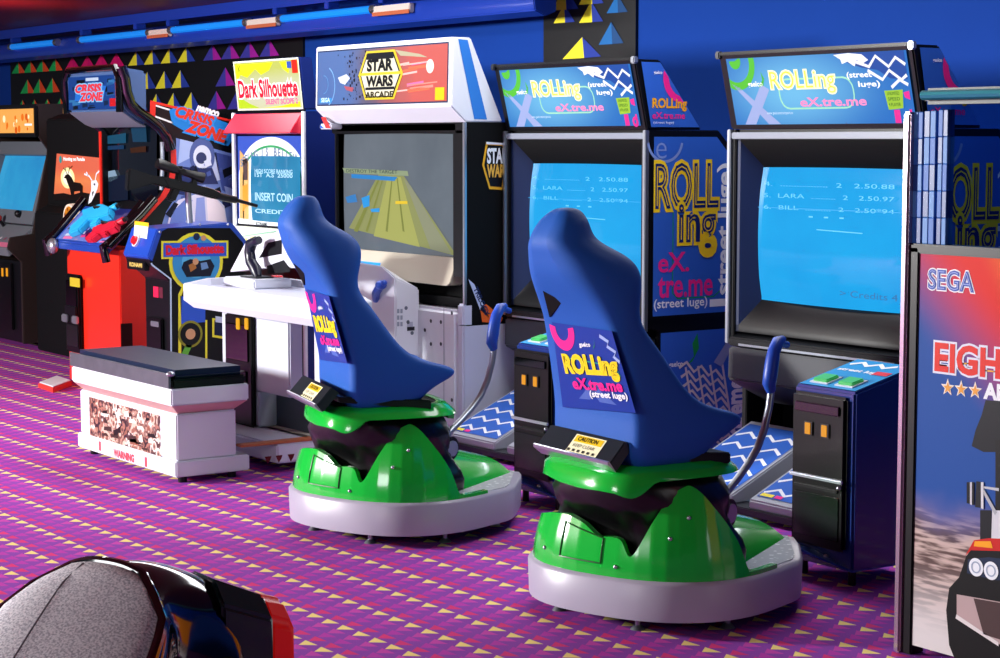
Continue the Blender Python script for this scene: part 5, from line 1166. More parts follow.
P([(107, 136), (126, 133), (126, 143), (107, 144)], '#1a5a7a'); P([(107, 146), (124, 145), (124, 149), (107, 150)], '#16406a'); P([(131, 128), (146, 126), (147, 142), (133, 142)], '#1c4a6a'); P([(130, 148), (146, 146), (146, 152), (131, 153)], '#4a2a1a', 1, .3)
P([(105, 172), (115, 170), (118, 178), (110, 182), (105, 178)], '#8fb0c8', 1, .5); P([(105, 178), (128, 174), (128, 200), (105, 202)], '#10203a')
b.build('screen_picture', sc4, sm=0)
# right wing panel with printed art
XW = -10.70
f = Fr((XW, 0, 0), (0, 1, 0), (0, 0, 1))
edge = [(150, 100.5), (149.5, 122), (157, 129), (166, 138), (170.5, 149), (171, 166), (168, 182), (160, 196), (148, 209), (136, 222)]
wing = edge + [(150, 262), (262, 262), (262, 128)]
W3 = [onX(x, y, XW) for x, y in wing]
b = MB(); b.prismpts([q + V((-.035, 0, 0)) for q in W3], W3, BLACK); wg = b.build('side_wing', cz)
b = MB()
ins = [(x + 7, y + 2) for x, y in edge]
n = len(edge); vs = [f.p(*f.px(*q), .003) for q in edge] + [f.p(*f.px(x + 5.5, y + 1.5), .003) for x, y in edge]
b.raw(vs, [(i, i + 1, n + i + 1, n + i) for i in range(n - 1)], REDB)
b.strip(f, [f.px(150, 101.5), f.px(240, 123)], .014, REDB, 3)
b.build('red_edge', wg, sm=0)
b = MB()
b.pxp(f, [(176, 138), (240, 156), (240, 230), (160, 230), (166, 212), (176, 196)], ink('#6f86c8'), 1)
sk = lambda pts, c, l=2: b.pxp(f, pts, ink(c), l)
sk([(180, 139), (196, 143), (190, 158), (178, 164)], '#a9bce8'); sk([(214, 152), (238, 158), (238, 200), (222, 190)], '#3f4f96'); sk([(196, 150), (216, 153), (220, 180), (200, 184), (192, 168)], '#c3cdf0'); sk([(178, 166), (194, 168), (190, 196), (176, 194)], '#2a3468')
b.disk(f, f.px(202, 156), .085, ink('#54649e'), 3, sy=1.3); b.disk(f, f.px(202, 157), .06, ink('#dde2f6'), 4, sy=1.2); b.disk(f, f.px(201, 158), .035, ink('#39406a'), 5); sk([(192, 168), (212, 168), (218, 184), (190, 184)], '#2c3566', 4); sk([(222, 170), (236, 164), (236, 172), (224, 178)], '#0c0f1c', 4); sk([(224, 186), (236, 190), (236, 208), (228, 204)], '#8fa0da', 3)
for k in range(24):
    x, y = r6.uniform(178, 234), r6.uniform(160, 212); s = r6.uniform(2, 7); sk([(x, y), (x + s, y - s * .5), (x + s * 1.3, y + s * .6), (x + s * .3, y + s)], r6.choice(('#1a2048', '#dfe4f8', '#4a5a9e', '#0c1024', '#93a4dc')), 5 + k * .03)
sk([(170, 210), (178, 200), (196, 194), (214, 196), (224, 206), (228, 230), (166, 230)], '#dcd8f0', 6); sk([(172, 212), (184, 200), (192, 200), (184, 226), (168, 228)], '#6a80cc', 7); sk([(196, 198), (204, 197), (206, 226), (194, 228)], '#8f9ee0', 7); sk([(206, 197), (216, 199), (224, 210), (226, 228), (208, 228)], '#f4e8f4', 7)
sk([(165, 214), (174, 202), (178, 204), (170, 218)], '#10142a', 7)
# lettering
LT = lambda t, x, y, h, w, m, l, bold=.03, rot=-15., sh=.25: b.text(f, t, f.px(x, y), h, m, w=w, l=l, bold=bold, rot=rot, shear=sh)
LT('namco', 196, 111, .034, .15, ink('#f4f4f8'), 3, .06)
sk([(169, 110), (178, 106), (214, 118), (232, 125), (233, 140), (228, 146), (186, 132), (172, 124)], '#1f7fd0', 2)
LT('CRISIS', 175, 116, .062, .25, ink('#d8361e'), 5, .05); LT('CRISIS', 174.5, 117, .068, .262, ink('#2f8fe0'), 4, .10); LT('ZONE', 186, 131, .066, .27, ink('#d8361e'), 7, .06); LT('ZONE', 185.5, 132, .072, .282, ink('#2f8fe0'), 6, .11)
b.strip(f, [f.px(154, 105), f.px(170, 110)], .010, ink('#f0f0f4'), 2); b.strip(f, [f.px(154, 116), f.px(173, 123)], .010, ink('#f0f0f4'), 2)
b.build('side_art', wg, sm=0)
# inner red fascia beside the screen and grab rails
b = MB(); q0 = onY(152, 127, 5.12); q1 = onY(160, 185, 5.12); b.box((q0.x, 5.12, q1.z), (q1.x, 5.16, q0.z), REDB, .004); b.build('fascia', cz)
b = MB(); b.tube([onX(x, y, XW + .03) for x, y in ((162, 142), (162.5, 165), (161, 190))], .012, SILVER, 10); b.build('trim_bar', wg)
b = MB(); b.tube([onX(x, y, XW + .03) for x, y in ((108, 246), (122, 232), (140, 214), (154, 198))], [.03, .03, .03, .03], GLOSSBLACK, 12); b.build('side_bar', cz)
# sign box on its arms
YM = 4.83
mz1, mz0 = onY(98, 69, YM).z, onY(98, 111, YM).z; mx0, mx1 = ZX0 + .03, ZX1 + .03
yb_ = onX(147, 100, mx1).y
b = MB(); b.profX([(YM, mz0), (YM - .01, mz1 - .04), (YM + .03, mz1), (yb_, mz1 - .02), (yb_, mz0 - .09), (YM + .10, mz0 - .07)], mx0, mx1, mat('box blue grey', '#46618f', .3, coat=.2), .014); mb_ = b.build('sign_box', cz)
b = MB(); b.profX([(YM - .004, mz0 - .004), (YM + .10, mz0 - .078), (yb_ - .01, mz0 - .098), (yb_ - .01, mz0 - .09), (YM + .10, mz0 - .07)], mx0 + .01, mx1 - .005, GREY); b.build('box_underside', mb_)
f = Fr((mx0, YM - .0105, mz0), (1, 0, 0), (0, 0, 1)); W, H = mx1 - mx0, mz1 - mz0 - .04; b = MB()
b.rect(f, .03, .01, W - .03, H, lit('#1c4a9a', .45), 1)
for k in range(30):
    u, v = r6.uniform(.04, .8), r6.uniform(.04, .8); w, h = r6.uniform(.05, .16), r6.uniform(.05, .18); c = r6.choice(('#0e1a2c', '#2a6ab0', '#16305a', '#3a86c8', '#0a1220')); b.poly(f, [(u * W, v * H), ((u + w) * W, (v + .03) * H), ((u + w) * W, (v + h) * H), (u * W, (v + h) * H)], lit(c, .4), 2 + k * .03)
b.rect(f, W * .38, H * .86, W * .62, H * .95, lit('#c8d8f0', .6), 3); b.rect(f, W * .82, H * .12, W * .93, H * .34, lit('#d8202a', .6), 3)
b.poly(f, [(W * .16, H * .3), (W * .7, H * .3), (W * .76, H * .7), (W * .2, H * .78)], lit('#2a7ae0', .55), 3)
b.text(f, 'CRISIS', (W * .19, H * .54), H * .22, lit('#e83a4a', .7), w=W * .48, l=5, bold=.06, shear=.2); b.text(f, 'CRISIS', (W * .185, H * .53), H * .24, lit('#90d0ff', .6), w=W * .49, l=4, bold=.12, shear=.2)
b.text(f, 'ZONE', (W * .28, H * .30), H * .22, lit('#e83a4a', .7), w=W * .42, l=7, bold=.06, shear=.2); b.text(f, 'ZONE', (W * .275, H * .29), H * .24, lit('#90d0ff', .6), w=W * .43, l=6, bold=.12, shear=.2)
b.build('sign_face', mb_, sm=0)
b = MB(); b.tube([(mx0, YM - .014, mz0 - .01), (mx0 - .005, YM - .02, mz1 - .06), (mx0 + .05, YM - .016, mz1), (mx1 - .05, YM - .016, mz1), (mx1 + .005, YM - .02, mz1 - .06), (mx1, YM - .014, mz0 - .01)], .022, GLOSSBLACK, 10); b.build('box_rim', mb_)
b = MB(); b.tube([onX(x, y, mx1 + .02) for x, y in ((121, 67), (125, 78), (127, 92), (131, 104), (139, 112), (149, 119), (159, 127), (167, 137), (171, 150))], .032, GLOSSBLACK, 12); b.build('arm', cz)
b = MB(); b.tube([V((ZX0 + .0, q.y, q.z)) for q in [onX(x, y, mx1 + .02) for x, y in ((125, 90), (131, 104), (139, 112), (149, 119), (159, 127), (167, 137), (171, 150))]], .032, GLOSSBLACK, 12); b.build('arm', cz)
# two light guns lying on the panel
def gun(name, pts_body, grip, mag, barrel, m, label, lift=.085):
    N = fg.n; P0 = fg.p(0, 0, lift)
    K = lambda q: onP(q[0], q[1], P0, N)
    base = K(pts_body[0]); t = thing(name, label, 'light gun', base, None)
    def sl(pts, th, nm, bev=.008):
        P = [K(q) for q in pts]; b_ = MB(); b_.prismpts([q - N * th / 2 for q in P], [q + N * th / 2 for q in P], m, bev); return b_.build(nm, t)
    sl(pts_body, .055, 'gun_body'); sl(grip, .045, 'grip'); sl(mag, .04, 'magazine')
    b_ = MB(); b_.tube([K(q) for q in barrel], .022, m, 12); b_.tube([K(barrel[-1]), K((barrel[-1][0] + (barrel[-1][0] - barrel[0][0]) * .3, barrel[-1][1] + (barrel[-1][1] - barrel[0][1]) * .3))], .014, BLACK, 10); b_.build('barrel', t)
    b_ = MB(); q = K(((pts_body[0][0] + pts_body[2][0]) / 2, (pts_body[0][1] + pts_body[2][1]) / 2)); b_.tube([q + N * .03, q + N * .045, q + N * .03 + V((.06, .03, 0))], .008, BLACK, 8); b_.build('sight', t)
    return t
CYG = mat('gun cyan', '#27a9dc', .35); RDG = mat('gun red', '#c81e36', .35)
gun('light_gun', [(84, 213), (104, 206), (113, 210), (111, 217), (96, 222), (86, 222)], [(86, 216), (92, 220), (80, 232), (70, 236), (72, 229)], [(97, 219), (104, 217), (98, 226), (90, 228)], [(108, 211), (117, 206)], CYG, 'cyan light gun lying across the sloping panel of the red cabinet')
gun('light_gun', [(94, 231), (107, 225), (119, 223), (117, 229), (105, 234), (96, 236)], [(96, 232), (101, 235), (93, 241), (86, 241)], [(105, 231), (111, 229), (107, 235), (101, 237)], [(115, 225), (124, 220)], RDG, 'red light gun lying in front of the cyan gun', .095)
# white notice card and tray on the carpet by the red cabinet
b = MB(); P = [onZ(x, y, .03) for x, y in ((38, 383), (53, 388), (72, 381), (57, 376))]; Pb = [q - V((0, 0, .05)) for q in P]
b.prismpts([q - V((0, 0, .0)) for q in [V((p.x, p.y, .0)) for p in P]], P, mat('tray red', '#e03a2a', .4), .004); b.prismpts([q + V((0, 0, .001)) for q in [P[i] + (sum(P, V((0, 0, 0))) / 4 - P[i]) * .08 for i in range(4)]], [q + V((0, 0, .006)) for q in [P[i] + (sum(P, V((0, 0, 0))) / 4 - P[i]) * .08 for i in range(4)]], mat('tray pad', '#dbe9f2', .4), .002)
o = sum(P, V((0, 0, 0))) / 4
ftp = thing('foot_pedal', 'low red foot pedal with a white pad on the carpet before the red cabinet', 'pedal', (o.x, o.y, 0))
b2 = MB(); b2.prismpts([V((p.x, p.y, .0)) for p in P], P, mat('tray red'), .004); b2.build('pedal_base', ftp)
b2 = MB(); Pi = [P[i] + (o - P[i]) * .08 for i in range(4)]; b2.prismpts([q + V((0, 0, .001)) for q in Pi], [q + V((0, 0, .007)) for q in Pi], mat('tray pad'), .002); b2.build('pad', ftp, label='white pad')

# ------------------------------------------------------------------ hunting game behind it: black cabinet with an orange deer picture
HX0, HX1, HY = -13.0, -11.80, 5.19
hg = thing('hunting_game_cabinet', 'tall black hunting game cabinet with an orange deer picture', 'arcade machine', ((HX0 + HX1) / 2, HY + .4, 0))
b = MB(); b.profX([(HY, .03), (HY, 1.0), (HY + .1, 1.05), (HY + .1, 1.64), (HY + .2, 1.68), (HY + .9, 1.68), (HY + .9, .03)], HX0, HX1, BLACKM, .008); hb = b.build('body', hg)
f = Fr((0, HY + .095, 0), (1, 0, 0), (0, 0, 1)); b = MB()
sg = [(57, 153.5), (102, 158), (102, 197), (86, 196), (54, 197)]
q = [f.px(*p) for p in sg]
b.pxp(f, sg, grad_mat('deer picture', [(0, '#a83a10'), (.4, '#f06a14'), (.7, '#f8801c'), (1, '#ee5a12')], (0, 0, 1), q[3][1] - .06, q[0][1] - .08, .95), 2)
b.pxp(f, [(54, 194), (64, 193), (72, 195), (82, 192), (92, 194), (102, 192), (102, 200), (54, 200)], ink('#120806'), 3)
c = f.px(68, 178); b.disk(f, c, .12, lit('#ffe9a8', .95), 3, sy=.6); b.disk(f, c, .08, lit('#fff6d8', 1.), 4, sy=.6)
DK = ink('#120806')
b.pxp(f, [(66, 175), (69, 174), (72, 177), (74.5, 182), (81, 183), (83.5, 186), (83.5, 196), (81, 196), (80.5, 191), (75, 191.5), (74.5, 197), (72, 197), (70.5, 189), (68, 183), (66.5, 178.5), (64.5, 178)], DK, 5)
for p in ([(68, 175), (66, 170), (64, 168)], [(68.5, 174.5), (70, 169), (73, 166)], [(66, 170), (66.5, 167)], [(70, 169), (69.5, 166)]): b.strip(f, [f.px(*k) for k in p], .008, DK, 5)
b.text(f, 'Hunting on Parade', f.px(64, 161.5), .030, lit('#ffffff', .9), w=.36, l=4, bold=.04); b.disk(f, f.px(61, 159.5), .025, lit('#3aa0a0', .6), 4)
WB = ink('#e4e6f0')
b.pxp(f, [(92, 181), (97, 180), (99, 184), (98, 189), (95, 196), (92, 202), (89, 204), (90, 197), (92, 190)], WB, 6); 
for p in ([(93, 181), (90, 176), (85, 174)], [(96, 180), (97, 174), (100, 171)], [(89, 175.5), (87, 172)]): b.strip(f, [f.px(*k) for k in p], .012, WB, 6)
b.pxp(f, [(94, 184), (96, 183), (96, 186)], DK, 7); b.pxp(f, [(93, 192), (95, 191), (93, 197)], DK, 7)
b.build('deer_picture', hb, sm=0)
b = MB(); c3 = onY(69, 219, HY - .05); b.cyl(c3 + V((0, .04, 0)), c3, .105, mat('dish white', '#e8dcc8', .4), 28, .10); b.build('target_dish', hg, label='round orange dish with a pale rim')
b = MB(); f = Fr((c3.x, c3.y, c3.z), (1, 0, 0), (0, 0, 1)); b.disk(f, (0, 0), .085, lit('#e89020', .6), 1)
for k in range(12): a_ = k * .9; rr_ = .02 + .005 * k; b.disk(f, (rr_ * math.cos(a_), rr_ * math.sin(a_)), .012, ink('#7a3a08'), 2)
b.build('dish_face', hg.children[-1], sm=0)

# ------------------------------------------------------------------ machine at the far left
AX0, AX1 = -14.45, -13.34
um = thing('upright_cabinet', 'dark upright arcade cabinet with an orange lit sign and a tilted blue screen', 'arcade machine', ((AX0 + AX1) / 2, 5.6, 0))
PX_ = lambda x, y: (lambda q: (q.y, q.z))(onX(x, y, AX1))
print('far left', PX_(24, 353), PX_(30, 262), PX_(55, 150), PX_(38, 120), PX_(12, 240))
yf_ = PX_(24, 353)[0]
y1_, zA = PX_(55, 150); y2_, zB = PX_(36, 245); y3_, zC = PX_(38, 112)
sidep = [(yf_, .04), (yf_, zB - .12), (yf_ - .10, zB - .02), (yf_ - .08, zB + .06), (y2_ - .02, zB + .08), (y1_ - .05, zA), (y3_, zA + .10), (y3_, zC + .06), (y3_ + .55, zC + .06), (y3_ + .75, .04)]
BRN = mat('side brown', '#2b211f', .4)
b = MB(); b.profX(sidep, AX1 - .03, AX1, BRN, .004); b.profX(sidep, AX0, AX0 + .03, BRN, .004)
b.box((AX0 + .03, y3_ + .5, .04), (AX1 - .03, y3_ + .54, zC + .06), BLACK); b.box((AX0 + .03, yf_ + .02, .04), (AX1 - .03, yf_ + .06, zB - .12), BLACK, .004); b.box((AX0 + .03, y3_ + .02, zC + .03), (AX1 - .03, y3_ + .5, zC + .06), BLACK); b.build('body', um)
zq1, zq0 = onY(18, 109, y3_).z, onY(18, 133, y3_).z
b = MB(); b.box((AX0 + .02, y3_ - .02, zq0 - .03), (AX1 - .004, y3_ + .06, zq1 + .02), BLACK, .006); ms = b.build('marquee', um)
f = Fr((AX0 + .03, y3_ - .021, zq0), (1, 0, 0), (0, 0, 1)); b = MB(); W = AX1 - AX0 - .06; H = zq1 - zq0
b.rect(f, 0, 0, W, H, grad_mat('fire sign', [(.2, '#c8481a'), (.45, '#f08a20'), (.7, '#ffd070'), (.95, '#ffae3a')], (1, 0, .6), -.5, .5, .95), 1)
for k in range(14): u, v = r6.uniform(.45, .92), r6.uniform(.1, .8); b.disk(f, (u * W, v * H), r6.uniform(.01, .03), lit(r6.choice(('#fff0c0', '#e8701a', '#d85a14')), .9), 2)
b.rect(f, W * .84, H * .3, W * .97, H * .38, lit('#ffffff', .9), 3); b.rect(f, -.02, 0, 0, H, lit('#c8302a', .6), 2); b.build('sign_face', ms, sm=0)
# tilted monitor
tA, tB = onX(50, 156, AX1 - .10), onX(36, 212, AX1 - .10); 
b = MB(); fm_ = Fr((AX0 + .1, tB.y, tB.z), (1, 0, 0), (0, tA.y - tB.y, tA.z - tB.z)); W = AX1 - AX0 - .2; H = math.hypot(tA.y - tB.y, tA.z - tB.z)
b.prismpts([fm_.p(-.06, -.10, -.02), fm_.p(W + .06, -.10, -.02), fm_.p(W + .06, H + .10, -.02), fm_.p(-.06, H + .10, -.02)], [fm_.p(-.06, -.10, -.06), fm_.p(W + .06, -.10, -.06), fm_.p(W + .06, H + .10, -.06), fm_.p(-.06, H + .10, -.06)], mat('bezel grey', '#5a6068', .45), .004)
for a0, b0, a1, b1 in ((-.06, -.10, W + .06, 0), (-.06, H, W + .06, H + .10), (-.06, 0, 0, H), (W, 0, W + .06, H)):
    b.prismpts([fm_.p(a0, b0, -.02), fm_.p(a1, b0, -.02), fm_.p(a1, b1, -.02), fm_.p(a0, b1, -.02)], [fm_.p(a0, b0, .03), fm_.p(a1, b0, .03), fm_.p(a1, b1, .03), fm_.p(a0, b1, .03)], mat('bezel grey'), .003)
bz = b.build('bezel', um)
b = MB(); vs = []; fs_ = []
for j in range(9):
    for i in range(9): a, c = i / 4 - 1, j / 4 - 1; vs.append(fm_.p((a + 1) / 2 * W, (c + 1) / 2 * H, .012 * (1 - (a * a + c * c) / 2) - .015))
for j in range(8):
    for i in range(8): q = j * 9 + i; fs_.append((q, q + 1, q + 10, q + 9))
b.raw(vs, fs_, screen_mat('screen sea', '#0a78c8', '#3ab8e8', .85)); b.build('screen', um, sm=80)
# control panel with two red ball joysticks
b = MB(); b.prismpts([(AX0 + .03, yf_ - .10, zB - .02), (AX1 - .03, yf_ - .10, zB - .02), (AX1 - .03, tB.y - .04, tB.z - .10), (AX0 + .03, tB.y - .04, tB.z - .10)], [(AX0 + .03, yf_ - .08, zB - .08), (AX1 - .03, yf_ - .08, zB - .08), (AX1 - .03, tB.y - .02, tB.z - .16), (AX0 + .03, tB.y - .02, tB.z - .16)], mat('panel grey', '#6a6f78', .4), .004); cp = b.build('control_panel', um)
fc2 = Fr((AX0 + .03, yf_ - .10, zB - .02), (1, 0, 0), V((0, tB.y - .04 - yf_ + .10, tB.z - .10 - zB + .02))); b = MB(); WC = AX1 - AX0 - .06; b.rect(fc2, .02, .01, WC - .02, .06, ink('#c86a8a'), 2)
for k in range(10): b.disk(fc2, (.1 + k * .09, .10), .016, ink(('#e06a8a', '#d8d0d8', '#8a3a5a')[k % 3]), 2)
b.build('panel_art', cp, sm=0)
for k, (x, y) in enumerate(((4, 226), (24, 222))):
    q = onP(x, y, fc2.p(0, .06), fc2.n); b = MB(); b.tube([q - fc2.n * .01, q + fc2.n * .06], .012, BLACK, 8); b.ball(q + fc2.n * .075, .028, mat('ball red', '#b8281e', .3) if k == 0 else BLACK); b.build('joystick', cp)
f = Fr((AX0 + .03, yf_ + .02, 0), (1, 0, 0), (0, 0, 1)); b = MB(); q0 = f.px(3, 262); q1 = f.px(15, 330)
b.hexa([f.p(q0[0], q1[1], 0), f.p(q1[0], q1[1], 0), f.p(q1[0], q1[1], .02), f.p(q0[0], q1[1], .02), f.p(q0[0], q0[1], 0), f.p(q1[0], q0[1], 0), f.p(q1[0], q0[1], .02), f.p(q0[0], q0[1], .02)], DOOR, .006); cdo = b.build('coin_door', um)
b = MB(); g0 = f.px(4.5, 272); b.hexa([f.p(g0[0] + a, g0[1] + c, k) for a, c, k in ((0, -.03, .0205), (.03, -.03, .0205), (.03, -.03, .024), (0, -.03, .024), (0, .03, .0205), (.03, .03, .0205), (.03, .03, .024), (0, .03, .024))], lit('#f0a020', .8)); b.build('coin_return', cdo, label='amber lit coin return')
b = MB(); g0 = f.px(9, 272); b.hexa([f.p(g0[0] + a, g0[1] + c, k) for a, c, k in ((0, -.03, .0205), (.03, -.03, .0205), (.03, -.03, .024), (0, -.03, .024), (0, .03, .0205), (.03, .03, .0205), (.03, .03, .024), (0, .03, .024))], lit('#f0a020', .8)); b.build('coin_return', cdo, label='amber lit coin return')
# ------------------------------------------------------------------ truck cabinet in the right foreground
TY = 4.20
tp = onZ(898, 650, 0.0); TX0 = onY(903, 400, TY).x; TX1 = -2.55
print('truck', tp, TX0, onY(1000, 400, TY).x)
tk = thing('truck_game_cabinet', 'tall truck game cabinet with a red and blue truck picture on its back panel', 'arcade machine', ((TX0 + TX1) / 2, TY, 0))
tz = lambda y: onY(912, y, TY).z
zp1, zp0 = tz(253), .03
b = MB(); b.box((TX0 + .05, TY, zp0), (TX1, TY + .06, zp1), NAVY, .004); b.box((TX0 + .05, TY + .06, .03), (TX0 + .09, TY + .6, .5), NAVY, .004); b.box((TX1 - .04, TY + .06, .03), (TX1, TY + 1.0, .5), NAVY, .004); bk = b.build('rear_panel', tk)
f = Fr((TX0 + .055, TY - .0005, zp0), (1, 0, 0), (0, 0, 1)); W, H = TX1 - TX0 - .06, zp1 - zp0
def truck_bg():
    m = bpy.data.materials.new('truck picture'); m.use_nodes = True; nt = m.node_tree; bs = nt.nodes['Principled BSDF']; L = nt.links.new
    tc = nt.nodes.new('ShaderNodeTexCoord'); sp = nt.nodes.new('ShaderNodeSeparateXYZ'); L(tc.outputs['Object'], sp.inputs[0])
    ox = tk.location.x; xl = TX0 + .055 - ox
    def M(op, a, c=None, d=None):
        n = nt.nodes.new('ShaderNodeMath'); n.operation = op
        for i, q in enumerate((a, c, d)):
            if q is None: continue
            if isinstance(q, (int, float)): n.inputs[i].default_value = q
            else: L(q, n.inputs[i])
        return n.outputs[0]
    def mr(v, a, c): n = nt.nodes.new('ShaderNodeMapRange'); n.interpolation_type = 'SMOOTHSTEP'; L(v, n.inputs[0]); n.inputs[1].default_value = a; n.inputs[2].default_value = c; return n.outputs[0]
    def mix(fv, A, B):
        n = nt.nodes.new('ShaderNodeMix'); n.data_type = 'RGBA'; L(fv, n.inputs[0])
        for i, q in ((6, A), (7, B)):
            if isinstance(q, str): n.inputs[i].default_value = lin(q)
            else: L(q, n.inputs[i])
        return n.outputs[2]
    x = M('SUBTRACT', sp.outputs['X'], xl); z = sp.outputs['Z']
    redness = mr(M('ADD', z, M('MULTIPLY', x, .9)), zp1 - .24, zp1 + .16)
    c = mix(redness, '#1d4e9e', '#dd2318')
    c = mix(mr(M('ADD', M('MULTIPLY', x, 1.6), z), zp1 + .32, zp1 + .7), c, '#f28a1e')
    nz = nt.nodes.new('ShaderNodeTexNoise'); nz.inputs['Scale'].default_value = 7; L(tc.outputs['Object'], nz.inputs['Vector'])
    zz_ = M('ADD', z, M('MULTIPLY', nz.outputs['Fac'], .10))
    mp = nt.nodes.new('ShaderNodeMapping'); mp.inputs['Scale'].default_value = (7, 1, 60); mp.inputs['Rotation'].default_value = (0, .10, 0); n2 = nt.nodes.new('ShaderNodeTexNoise'); n2.inputs['Scale'].default_value = 1.; n2.inputs['Detail'].default_value = 3
    L(tc.outputs['Object'], mp.inputs[0]); L(mp.outputs[0], n2.inputs['Vector'])
    road = mix(mr(n2.outputs['Fac'], .42, .60), '#5f4a48', '#cbb4ac')
    road = mix(mr(z, .05, .3), '#d8d4d4', road)
    c = mix(mr(zz_, .56, .40), c, mix(mr(zz_, .52, .42), '#8f7a9e', road))
    L(c, bs.inputs['Base Color']); bs.inputs['Roughness'].default_value = .5; bs.inputs['Specular IOR Level'].default_value = .15
    return m
b = MB(); b.rect(f, 0, 0, W, H, truck_bg(), 1)
P = lambda pts, c, l=2: b.pxp(f, pts, ink(c), l)
WHT = ink('#f4f4f8')
q = f.px(929, 288.5); b.text(f, 'SEGA', q, .055, WHT, w=.165, l=2, bold=.07); b.text(f, 'SEGA', q, .055, ink('#3a56b4'), w=.165, l=3, bold=.025); b.text(f, 'SEGA', q, .055, ink('#9fb4ec'), w=.165, l=4, bold=-.03)
q = f.px(936, 370); h_ = f.px(936, 343)[1] - q[1]
w_ = .50
b.text(f, 'EIGHTEEN', q, h_, ink('#dfe4f4'), w=w_, l=2, bold=.09); b.text(f, 'EIGHTEEN', q, h_, ink('#e0281c'), w=w_, l=3, bold=.035); b.rect(f, 0, 0, .0001, .0001, ink('#e8a02a'), 3)
b.text(f, 'EIGHTEEN', (q[0], q[1]), h_ * .42, ink('#f0b43a'), w=w_, l=2, bold=.0)
def star(x, y, r, m, l):
    c = f.px(x, y); b.poly(f, [(c[0] + (r if i % 2 == 0 else r * .42) * math.cos(math.radians(90 + 36 * i)), c[1] + (r if i % 2 == 0 else r * .42) * math.sin(math.radians(90 + 36 * i))) for i in range(10)], m, l)
for x in (948, 961.5, 975.5): star(x, 387.5 + (x - 948) * .11, .026, ink('#f4e8d8'), 2); star(x + .2, 387.8 + (x - 948) * .11, .017, ink('#e8a040'), 3)
b.text(f, 'AMERICAN', f.px(985, 398), .042, ink('#f0f4fa'), w=.3, l=2, bold=.05)
# the truck
P([(986, 400), (1012, 402), (1012, 445), (996, 452), (984, 452), (972, 446), (976, 430), (982, 415)], '#10131c', 2)
P([(996, 440), (1060, 440), (1060, 660), (996, 660)], '#0a0b10', 3); P([(967.5, 482), (975, 482), (975, 505), (967.5, 503)], '#0c0d12', 4); P([(971, 482), (973, 482), (973, 505), (971, 504)], '#c8c8d0', 5); P([(977, 481), (984, 482), (984, 508), (976, 507)], '#1a1c24', 4); P([(982, 482), (984.5, 482), (984.5, 509), (982, 508)], '#d8dae2', 5)
P([(984, 486), (1000, 488), (1000, 491), (984, 488)], '#c0c4cc', 5); P([(985, 489), (998, 512), (996, 515), (984, 493)], '#b0b4bc', 5)
P([(981, 510), (992, 510), (992, 545), (981, 545)], '#14161e', 4); P([(993, 510), (1030, 512), (1030, 545), (992, 545)], '#d6d8e0', 4)
P([(975, 540), (990, 538), (1040, 540), (1040, 552), (972, 550), (966, 556)], '#c8201c', 5); P([(976, 541), (992, 541), (994, 548), (975, 546)], '#f4a41c', 6)
P([(967, 556), (972, 550), (1060, 552), (1060, 660), (956, 660), (950, 645), (947, 610), (950, 588), (960, 577)], '#050608', 4)
P([(969, 559), (990, 557), (1030, 562), (1030, 580), (996, 580), (968, 573)], '#1c2c4a', 5)
for x, y in ((977.5, 567), (992.5, 570.5)): c = f.px(x, y); b.disk(f, c, .026, ink('#eef4fb'), 7); b.ring(f, c, .013, .017, ink('#9fb0c8'), 8)
P([(958, 594), (1060, 612), (1060, 650), (1000, 644), (958, 616)], '#b8a0a0', 6); P([(975, 598), (1010, 604), (1010, 642), (985, 634)], '#4a3838', 7); P([(958, 614), (1000, 642), (1000, 646), (957, 618)], '#e0dada', 7)
b.build('rear_picture', bk, sm=0)
b = MB(); b.box((TX0 - .004, TY - .02, .0), (TX0 + .022, TY + .03, tz(112)), mat('post pink grey', '#b8a4b4', .22, metal=.75), .006); b.build('corner_post', tk)
b = MB(); b.box((TX0 + .022, TY - .008, .0), (TX0 + .056, TY + .05, zp1 + .02), BLACK, .004); b.box((TX0 + .022, TY - .008, zp1), (TX1, TY + .05, zp1 + .028), BLACK, .004); b.build('panel_frame', tk)
b = MB(); zr1, zr0 = tz(89), tz(105)
b.box((onY(930, 95, TY).x, TY - .03, zr0), (TX1, TY + .05, zr1), mat('rail dark', '#0c1a24', .45), .01); b.build('top_rail', tk)
b = MB(); b.tube([(onY(934, 94, TY).x, TY - .045, zr1 - .02), (TX1, TY - .045, zr1 - .02)], .014, mat('chrome cyan', '#3f9aa8', .3, metal=.7), 10); b.build('chrome_tube', tk)
b = MB(); b.tube([(onY(934, 98, TY).x, TY - .042, zr0 + .02), (TX1, TY - .042, zr0 + .02)], .009, mat('tube mauve', '#5a3a52', .4, metal=.2), 10); b.build('lower_tube', tk)
STB = [mat('strip blue', '#2468c0', .5), mat('strip pale', '#4a86cc', .5), mat('strip deep', '#16458f', .4)]  # blue blocks stand in for reflections along the pane's left edge
for k, (xa, xc) in enumerate(((912.5, 922), (923, 935), (937, 947))):
    a, c = onY(xa, 180, TY).x, onY(xc, 180, TY).x; b = MB(); zt_, zb_ = tz(112 - k * 1.), zp1 + .028; n = 7; 
    for j in range(2):
        for i in range(5):
            x0, x1 = lerp(a, c, j / 2), lerp(a, c, (j + 1) / 2); b.box((x0, TY, lerp(zb_, zt_, i / 5)), (x1 - .001, TY + .03, lerp(zb_, zt_, (i + 1) / 5)), STB[(i + j * 2 + k) % 3], .002, 1)
    b.build('reflection_strip', tk)
gm = bpy.data.materials.new('blue glass'); gm.use_nodes = True; bs = gm.node_tree.nodes['Principled BSDF']; bs.inputs['Base Color'].default_value = lin('#8fc8f0'); bs.inputs['Roughness'].default_value = .03; bs.inputs['Transmission Weight'].default_value = 1; bs.inputs['IOR'].default_value = 1.02; bs.inputs['Specular IOR Level'].default_value = .5
